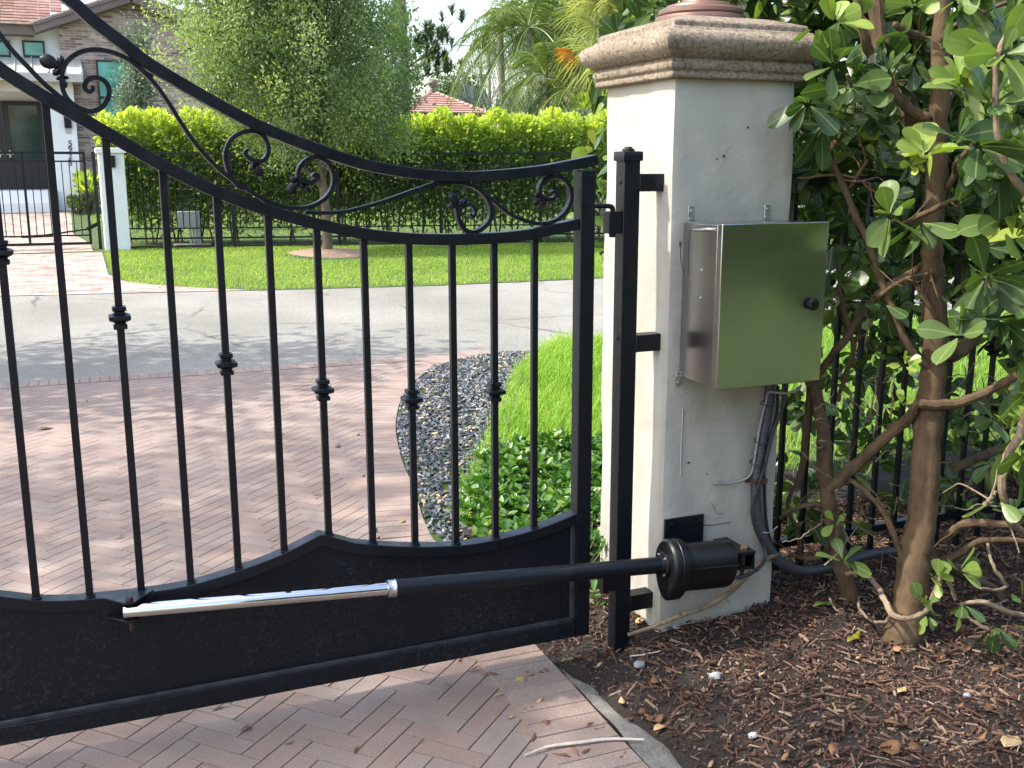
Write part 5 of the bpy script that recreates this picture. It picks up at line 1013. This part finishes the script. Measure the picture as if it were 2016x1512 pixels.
clump('silver_palmetto', 'spiky silver blue palmetto clump low down beneath the feather palms', 1000, 1075, 200, 236, 28, 320, .6, .045, MT['silver'])
clump('shrub', 'dull grey green twiggy shrub above the hedge top beside the pillar', 1090, 1210, 212, 240, 21.5, 1500, .14, .06, MT['bluish'], 'shrub', 'quad')
clump('shrub', 'dark green leafy shrub behind the hedge just left of the pillar', 1130, 1230, 170, 235, 24, 1600, .22, .12, MT['hedge'], 'shrub', 'obovate_lo')
clump('croton', 'lime green leafy plant beside the white column with house numbers', 152, 190, 335, 385, 28.5, 130, .34, .17, MT['hedge'], 'plant', 'obovate_lo')
clump('shrub', 'low dark green mound of shrub at the foot of the white column', 132, 184, 380, 410, 28.8, 900, .16, .07, MT['far'], 'shrub', 'quad')
def ftree(lab, x, y, Y, rx, rz, nc, mat='far', L=.25, per=90, group='trees far behind the hedge'):
    c = PY(x, y, Y); tree('background_tree', lab, (c[0], Y, 0), None, [((c[0], Y, c[2]), (rx, rx*.8, rz))], nc, per, L, L*.5, MT[mat], MT['greybark'], [([(c[0], Y, 0), (c[0]+.1, Y, c[2]*.6), (c[0], Y, c[2])], [.2, .15, .1])], 20, rx*.16, 'quad', 'tree', .2, group)
ftree('small dark distant tree low against the sky beyond the tiled pavilion', 905, 185, 56, 1.7, 1.0, 40, 'far', .2)
ftree('tall grey green tree behind the feather palms', 1100, 25, 36, 2.4, 2.2, 80, 'fine', .2, 110)
ftree('broad dark tree filling the gap behind the fan palm', 1190, 110, 34, 2.6, 2.4, 80, 'far', .28)
ftree('dark tree behind the left part of the street tree, beside the brick gable', 470, 170, 34, 3.0, 2.6, 90, 'far', .26)
ftree('dark tree behind the middle of the street tree', 650, 150, 36, 3.0, 2.6, 90, 'far', .26)
# pine with tufted branches
pc = PY(797, 60, 36); pn = empty('pine_tree', (pc[0], 36, 0), 'pine with a bare grey trunk and tufted branches against the sky', 'tree'); m = MB()
m.tube([(pc[0], 36, 0), (pc[0]-.05, 36, pc[2]), (pc[0]-.1, 36, pc[2]+3)], [.2, .14, .10], 10); pos, ax = [], []
for pts in (((800, 135), (840, 105), (868, 72), (890, 45)), ((798, 130), (820, 100), (850, 70)), ((810, 140), (845, 120), (880, 105)), ((800, 160), (850, 145), (885, 138)), ((796, 60), (783, 45), (775, 25)), ((796, 110), (785, 90), (780, 80))):
    P = smooth_path([PY(x, y, 36) for x, y in pts], 6); m.tube(P, [.05, .02], 6)
    for e in (P[-1], P[len(P)*2//3], P[len(P)//2]):
        for _ in range(4):
            tpt = e+rng.normal(size=3)*.22; tpt[2] += .15
            for _ in range(70): pos.append(tpt+np.array([0, 0, random.uniform(-.15, .2)])); ax.append(rand_dir(1)[0]*.9+np.array([0, 0, .9]))
m.build('trunk', MT['greybark'], pn); scatter('needles', np.array(pos), np.array(ax), .34, .035, 'tri', MT['needle'], pn)
for k, (y, lab) in enumerate(((91, 'upper of two thin power lines crossing the open sky'), (153, 'lower of two thin power lines crossing the open sky'))):
    a, b = PY(700, y-2, 60), PY(1250, y+3, 60); m = MB(); m.tube([a+(b-a)*t+np.array([0, 0, -.5*(4*t*(1-t))+.5]) for t in np.linspace(-.6, 1.3, 20)], .018, 5); tag(m.build('power_line', MT['rubber']), lab, 'power line')

# ================================================================== THE HOUSES
hs = empty('house', (-4, 31, .3), 'white two storey house with brown brick gable, tiled roof and dark double door', 'house')
hy = 31.3
m = MB(); m.box(-14, -1.25, hy, hy+.3, .3, 4.2); m.build('wall', MT['wwall'], hs, 0, False)
m = MB(); m.box(-14, -1.25, 30.82, hy+.31, 4.202, 5.45); m.build('upper_wall', MT['wwall'], hs, 0, False)
ap = PY(258, -14, 30.2); le = PY(66, 47, 30.2); mid_x = ap[0]; hw_ = mid_x-le[0]; bl_ = PY(118, 100, 30.6)[0]
gp_ = [(bl_, .3), (mid_x+hw_-.45, .3), (mid_x+hw_-.45, le[2]-.1), (mid_x, ap[2]-.1), (bl_, le[2]+(ap[2]-le[2])*((bl_-le[0])/hw_)-.1)]
m = MB(); m.prism(gp_, lambda a, b: (a, 30.6, b), lambda a, b: (a, 33, b)); m.build('brick_gable', MT['brick'], hs, 0, False)
m = MB()
for sg in (-1, 1):
    e = (mid_x+sg*hw_, 30.2, le[2]); m.bar((mid_x, 30.2, ap[2]-.10), (e[0], 30.2, e[2]-.10), .06, .26); m.bar((mid_x, 30.4, ap[2]-.24), (e[0], 30.4, e[2]-.24), .4, .03); m.bar((mid_x, 30.17, ap[2]-.01), (e[0], 30.17, e[2]-.01), .08, .07)
m.build('bargeboard', MT['fascia'], hs, 0, False)
ez = PY(0, 46, 30.3)[2]
m = MB(); m.box(-14, le[0]-.02, 30.3, 30.42, ez-.27, ez-.0); m.box(-14, le[0]-.02, 30.42, hy, ez-.27, ez-.24); m.build('eaves', MT['fascia'], hs, 0, False)
m = MB(); rn_ = []
for i in range(26):                                     # stepped courses of flat tile, every tile its own shade
    y0, z0 = 30.15+i*.29, ez+.0+i*.115
    for x in np.arange(-14, le[0]+.02+i*.10, .32): m.box(x+.004, x+.316, y0, y0+.33, z0, z0+.045+.012*math.sin(x*40)); rn_ += [random.random()]*6
m.build('roof', MT['tile'], hs, 0, False, 2, rn_)
m = MB(); rn_ = []
for sg in (-1, 1):
    a = np.array([mid_x, 0, ap[2]+.06]); b = np.array([mid_x+sg*(hw_+.1), 0, le[2]+.02]); tn = (b-a)/np.linalg.norm(b-a)
    for i in range(9):
        c = a+tn*(i+.5)*(np.linalg.norm(b-a)/9); nn = np.array([-tn[2]*sg, 0, tn[0]*sg])
        for y in np.arange(30.12, 36, .32): m.obox((c[0], y+.16, c[2]), tn, (0, 1, 0), nn, (.17, .155, .025)); rn_ += [random.random()]*6
m.build('gable_roof', MT['tile'], hs, 0, False, 2, rn_)
def wind(x0, x1, y0, y1, Y, mull=None, nm='window', gm='glass', fr=.05):
    a, b = PY(x0, y1, Y), PY(x1, y0, Y); m = MB(); 
    for q in ((a[0], b[0], b[2]-fr, b[2]), (a[0], b[0], a[2], a[2]+fr), (a[0], a[0]+fr, a[2]+fr, b[2]-fr), (b[0]-fr, b[0], a[2]+fr, b[2]-fr)): m.box(q[0], q[1], Y-.05, Y+.03, q[2], q[3])
    if mull:
        z = PY(x0, mull, Y)[2]; m.box(a[0]+fr, b[0]-fr, Y-.045, Y+.03, z-.035, z+.035)
    w = m.build(nm, MT['dframe'], hs, 0, False); m = MB(); m.box(a[0]+fr*.9, b[0]-fr*.9, Y-.015, Y+.0, a[2]+fr*.9, b[2]-fr*.9); m.build('pane', MT[gm], w, 0, False)
wind(46, 87, 81, 112, 30.78); wind(-22, 19, 80, 111, 30.78); wind(-90, -50, 79, 110, 30.78); wind(205, 266, 120, 330, 30.55, 192)
# entrance: double door under a beam with a metal canopy, column with number and light
dA, dB = PY(-70, 373, hy-.02), PY(84, 200, hy-.02); zb3, zt3 = dA[2], dB[2]; xm = PY(8, 280, hy)[0]
for x0, x1 in ((2*xm-dB[0], xm-.01), (xm+.01, dB[0])):
    m = MB(); fr = .22
    for q in ((x0, x1, zt3-.12, zt3), (x0, x1, zb3, zb3+.85), (x0, x0+fr*.8, zb3+.85, zt3-.12), (x1-fr*.8, x1, zb3+.85, zt3-.12)): m.box(q[0], q[1], hy-.09, hy-.01, q[2], q[3])
    d = m.build('door', MT['dframe'], hs, 0, False); m = MB(); m.box(x0+fr*.7, x1-fr*.7, hy-.05, hy-.03, zb3+.8, zt3-.1); m.build('pane', MT['dglass'], d, 0, False)
    m = MB(); hx = x1-.12 if x1 < xm+.005 else x0+.12; m.box(hx-.10, hx+.10, hy-.14, hy-.12, zb3+.98, zb3+1.01); m.box(hx-.02, hx+.02, hy-.13, hy-.09, zb3+.9, zb3+1.1); m.build('handle', MT['zinc'], d, 0, False)
py_ = 29.9; ca, cb2 = PY(118, 410, py_), PY(154, 170, py_); bt, bb_ = PY(100, 158, py_)[2], PY(100, 181, py_)[2]
m = MB(); m.box(ca[0]-.02, PY(155, 300, py_)[0], py_, py_+.55, .28, bt-.002); m.build('column', MT['wwall'], hs, .01)
m = MB(); m.box(-14, ca[0]-.022, py_+.02, py_+.5, bb_, bt-.003); m.box(-14, ca[0]-.022, py_+.5, hy, bb_+.2, bt-.004); m.build('beam', MT['cream'], hs, 0, False)
m = MB(); c1_, c0_ = PY(160, 128, 30.4), PY(163, 150, 29.4); m.box(-14, c0_[0], 29.38, 29.46, c0_[2]-.16, c0_[2]+.03); m.box(-14, c0_[0], 29.46, 30.6, c0_[2]-.16, c0_[2]-.12)
m.prism([(29.4, c0_[2]+.02), (30.65, c1_[2]+.12), (30.65, c1_[2]+.17), (29.4, c0_[2]+.06)], lambda a, b: (-14, a, b), lambda a, b: (c0_[0]+.02, a, b))
for x in np.arange(-13.8, c0_[0], .42): m.prism([(29.4, c0_[2]+.06), (30.65, c1_[2]+.17), (30.65, c1_[2]+.21), (29.4, c0_[2]+.10)], lambda a, b: (x, a, b), lambda a, b: (x+.04, a, b))
m.build('canopy', MT['standing'], hs, 0, False)
m = MB(); m.box(-14, ca[0]-.03, 29.75, hy, .28, zb3-.02); m.box(-14, ca[0]-.03, 29.35, 29.75, .28, .55); m.build('steps', MT['wwall'], hs, 0, False)
L0 = PY(133, 240, py_); m = MB(); m.box(L0[0]-.09, L0[0]+.10, py_-.10, py_, L0[2]-.16, L0[2]+.16); m.build('wall_light', MT['iron_far'], hs, .01)
L0 = PY(134, 257, py_); m = MB(); m.box(L0[0]-.08, L0[0]+.08, py_-.03, py_, L0[2]-.07, L0[2]+.07); m.build('doorbell_panel', MT['cabinet'], hs, .005)
for ch, y in (('5', 282.5), ('9', 294), ('2', 308), ('5', 320.5)):
    fc = bpy.data.curves.new('digit', 'FONT'); fc.body = ch; fc.size = .235; fc.extrude = .008; fc.align_x = 'CENTER'; fo = bpy.data.objects.new('digit', fc); COL.objects.link(fo)
    dg = bpy.context.evaluated_depsgraph_get(); me = bpy.data.meshes.new_from_object(fo.evaluated_get(dg)); bpy.data.objects.remove(fo); q = PY(138, y, py_-.012)
    me.transform(Matrix.Translation((q[0], py_-.012, q[2]-.075)) @ Matrix.Rotation(math.pi/2, 4, 'X')); link('house_number', me, MT['dframe'], hs, 0, False)
# tiled pavilion beyond the hedge
hx, hz2 = PY(858, 180, 46), PY(965, 221, 44); hwid = hz2[0]-hx[0]
h2 = empty('pavilion', (hx[0], 46.5, .2), 'small pavilion with a pink tiled hip roof and ball finial beyond the hedge', 'pavilion')
m = MB(); m.box(hx[0]-hwid+.6, hx[0]+hwid-.6, 46.5-hwid+.6, 46.5+hwid-.6, .2, hz2[2]-.2); m.build('wall', MT['cream'], h2, 0, False)
m = MB(); m.square_rings([(0, hz2[2]-.42), (0, hz2[2]-.06), (-.3, hz2[2]-.06)], hx[0]-hwid, hx[0]+hwid, 46.5-hwid, 46.5+hwid); m.build('fascia', MT['fascia'], h2, 0, False)
m = MB(); pr = []; nr = 9; rise = hx[2]-hz2[2]
for i in range(nr): d0_, d1_ = -hwid*i/nr+.08, -hwid*(i+1)/nr+.08; z0 = hz2[2]+rise*i/nr; pr += [(d0_, z0-.05), (d0_, z0+.02), (min(d1_+.0, 0.05), z0+rise/nr-.05)]
pr[-1] = (-hwid+.02, hx[2]); m.square_rings(pr, hx[0]-hwid, hx[0]+hwid, 46.5-hwid, 46.5+hwid)
for sx, sy in ((1, -1), (-1, -1)):
    for i in range(11):
        t = (i+.5)/11; a = np.array([hx[0]+sx*hwid*(1-t), 46.5+sy*hwid*(1-t), hz2[2]+rise*t+.04]); b = np.array([hx[0]+sx*hwid*(1-t-.08), 46.5+sy*hwid*(1-t-.08), hz2[2]+rise*(t+.08)+.02]); m.tube([a, b], [.10, .08], 6)
m.build('roof', plain('pink_roof_tile', (.46, .26, .21), .8, 0, .2, 3), h2, 0, False)
m = MB(); m.lathe([(0, hx[2]-.1), (.16, hx[2]-.1), (.18, hx[2]+.1), (.10, hx[2]+.18), (.2, hx[2]+.3), (.24, hx[2]+.42), (.2, hx[2]+.55), (.1, hx[2]+.62), (0, hx[2]+.63)], (hx[0], 46.5, 0), (0, 0, 1), 14); m.build('finial', MT['fascia'], h2)

# ================================================================== TREES OF OUR OWN GARDEN, just out of the picture, that dapple the driveway
for k, (x, y, z, r, n, per, lab) in enumerate(((-5.3, 6.6, 5.2, 1.75, 55, 70, 'oak beside the street whose shade lies on the asphalt left of the gate'),
                                      (-9.2, 3.6, 9.0, 2.3, 11, 150, 'thin crowned oak beside the driveway that dapples the bricks'),
                                      (-9.3, -.05, 9.2, 1.75, 58, 120, 'dense oak inside the gate that shades the foreground'))):
    tree('shade_tree', lab, (x-1, y, GZ), None, [((x, y, z), (r*(1.3 if k == 2 else 1.1), r, r*.6))], n, per, .17, .10, MT['far'], MT['greybark'], [([(x-1, y, GZ), (x-.8, y, z*.4), (x-.3, y, z-.6)], [.16, .13, .08])], 24, .30, 'quad', 'tree', .1, 'shade trees over the driveway')
hb = empty('garden_hedge', (5, -10, -.05), 'tall garden hedge on the far side of the lawn inside the property', 'hedge'); N = 17000
scatter('leaves', np.stack([rng.uniform(-4, 20, N), -10+rng.normal(size=N)*.5, rng.uniform(0, 4.6, N)], 1), rand_dir(N)+np.array([0, .5, .4]), .42, .26, 'obovate_lo', MT['far'], hb)
wd_ = empty('young_plant', (-.12, .5, -.05), 'small leafy plant growing between the gate post and the pillar', 'plant'); q = []
LV[9] = []
for x, y, Y, L in ((1172, 1060, .42, .055), (1178, 1095, .40, .06), (1170, 1030, .5, .05), (1175, 1135, .36, .06), (1168, 1170, .33, .07), (1172, 1195, .30, .05), (1166, 1000, .55, .05), (1188, 1075, .42, .05)): rosette(9, PY(x, y, Y), (0, -.3, 1), L, 6, .5, .45)
pos, ax, up, L, w_, r = (np.array([e[i] for e in LV[9]]) for i in range(6)); scatter('leaves', pos, ax, L, w_, 'oval', MT['cover'], wd_, np.clip(r, 0, 1), up)
m = MB(); 
for e in pos[::6]: m.tube(smooth_path([(-.10, .45, -.06), ((e[0]-.1)/2, (e[1]+.45)/2, e[2]*.5), tuple(e)], 4), .0025, 5)
m.build('stems', MT['greybark'], wd_)
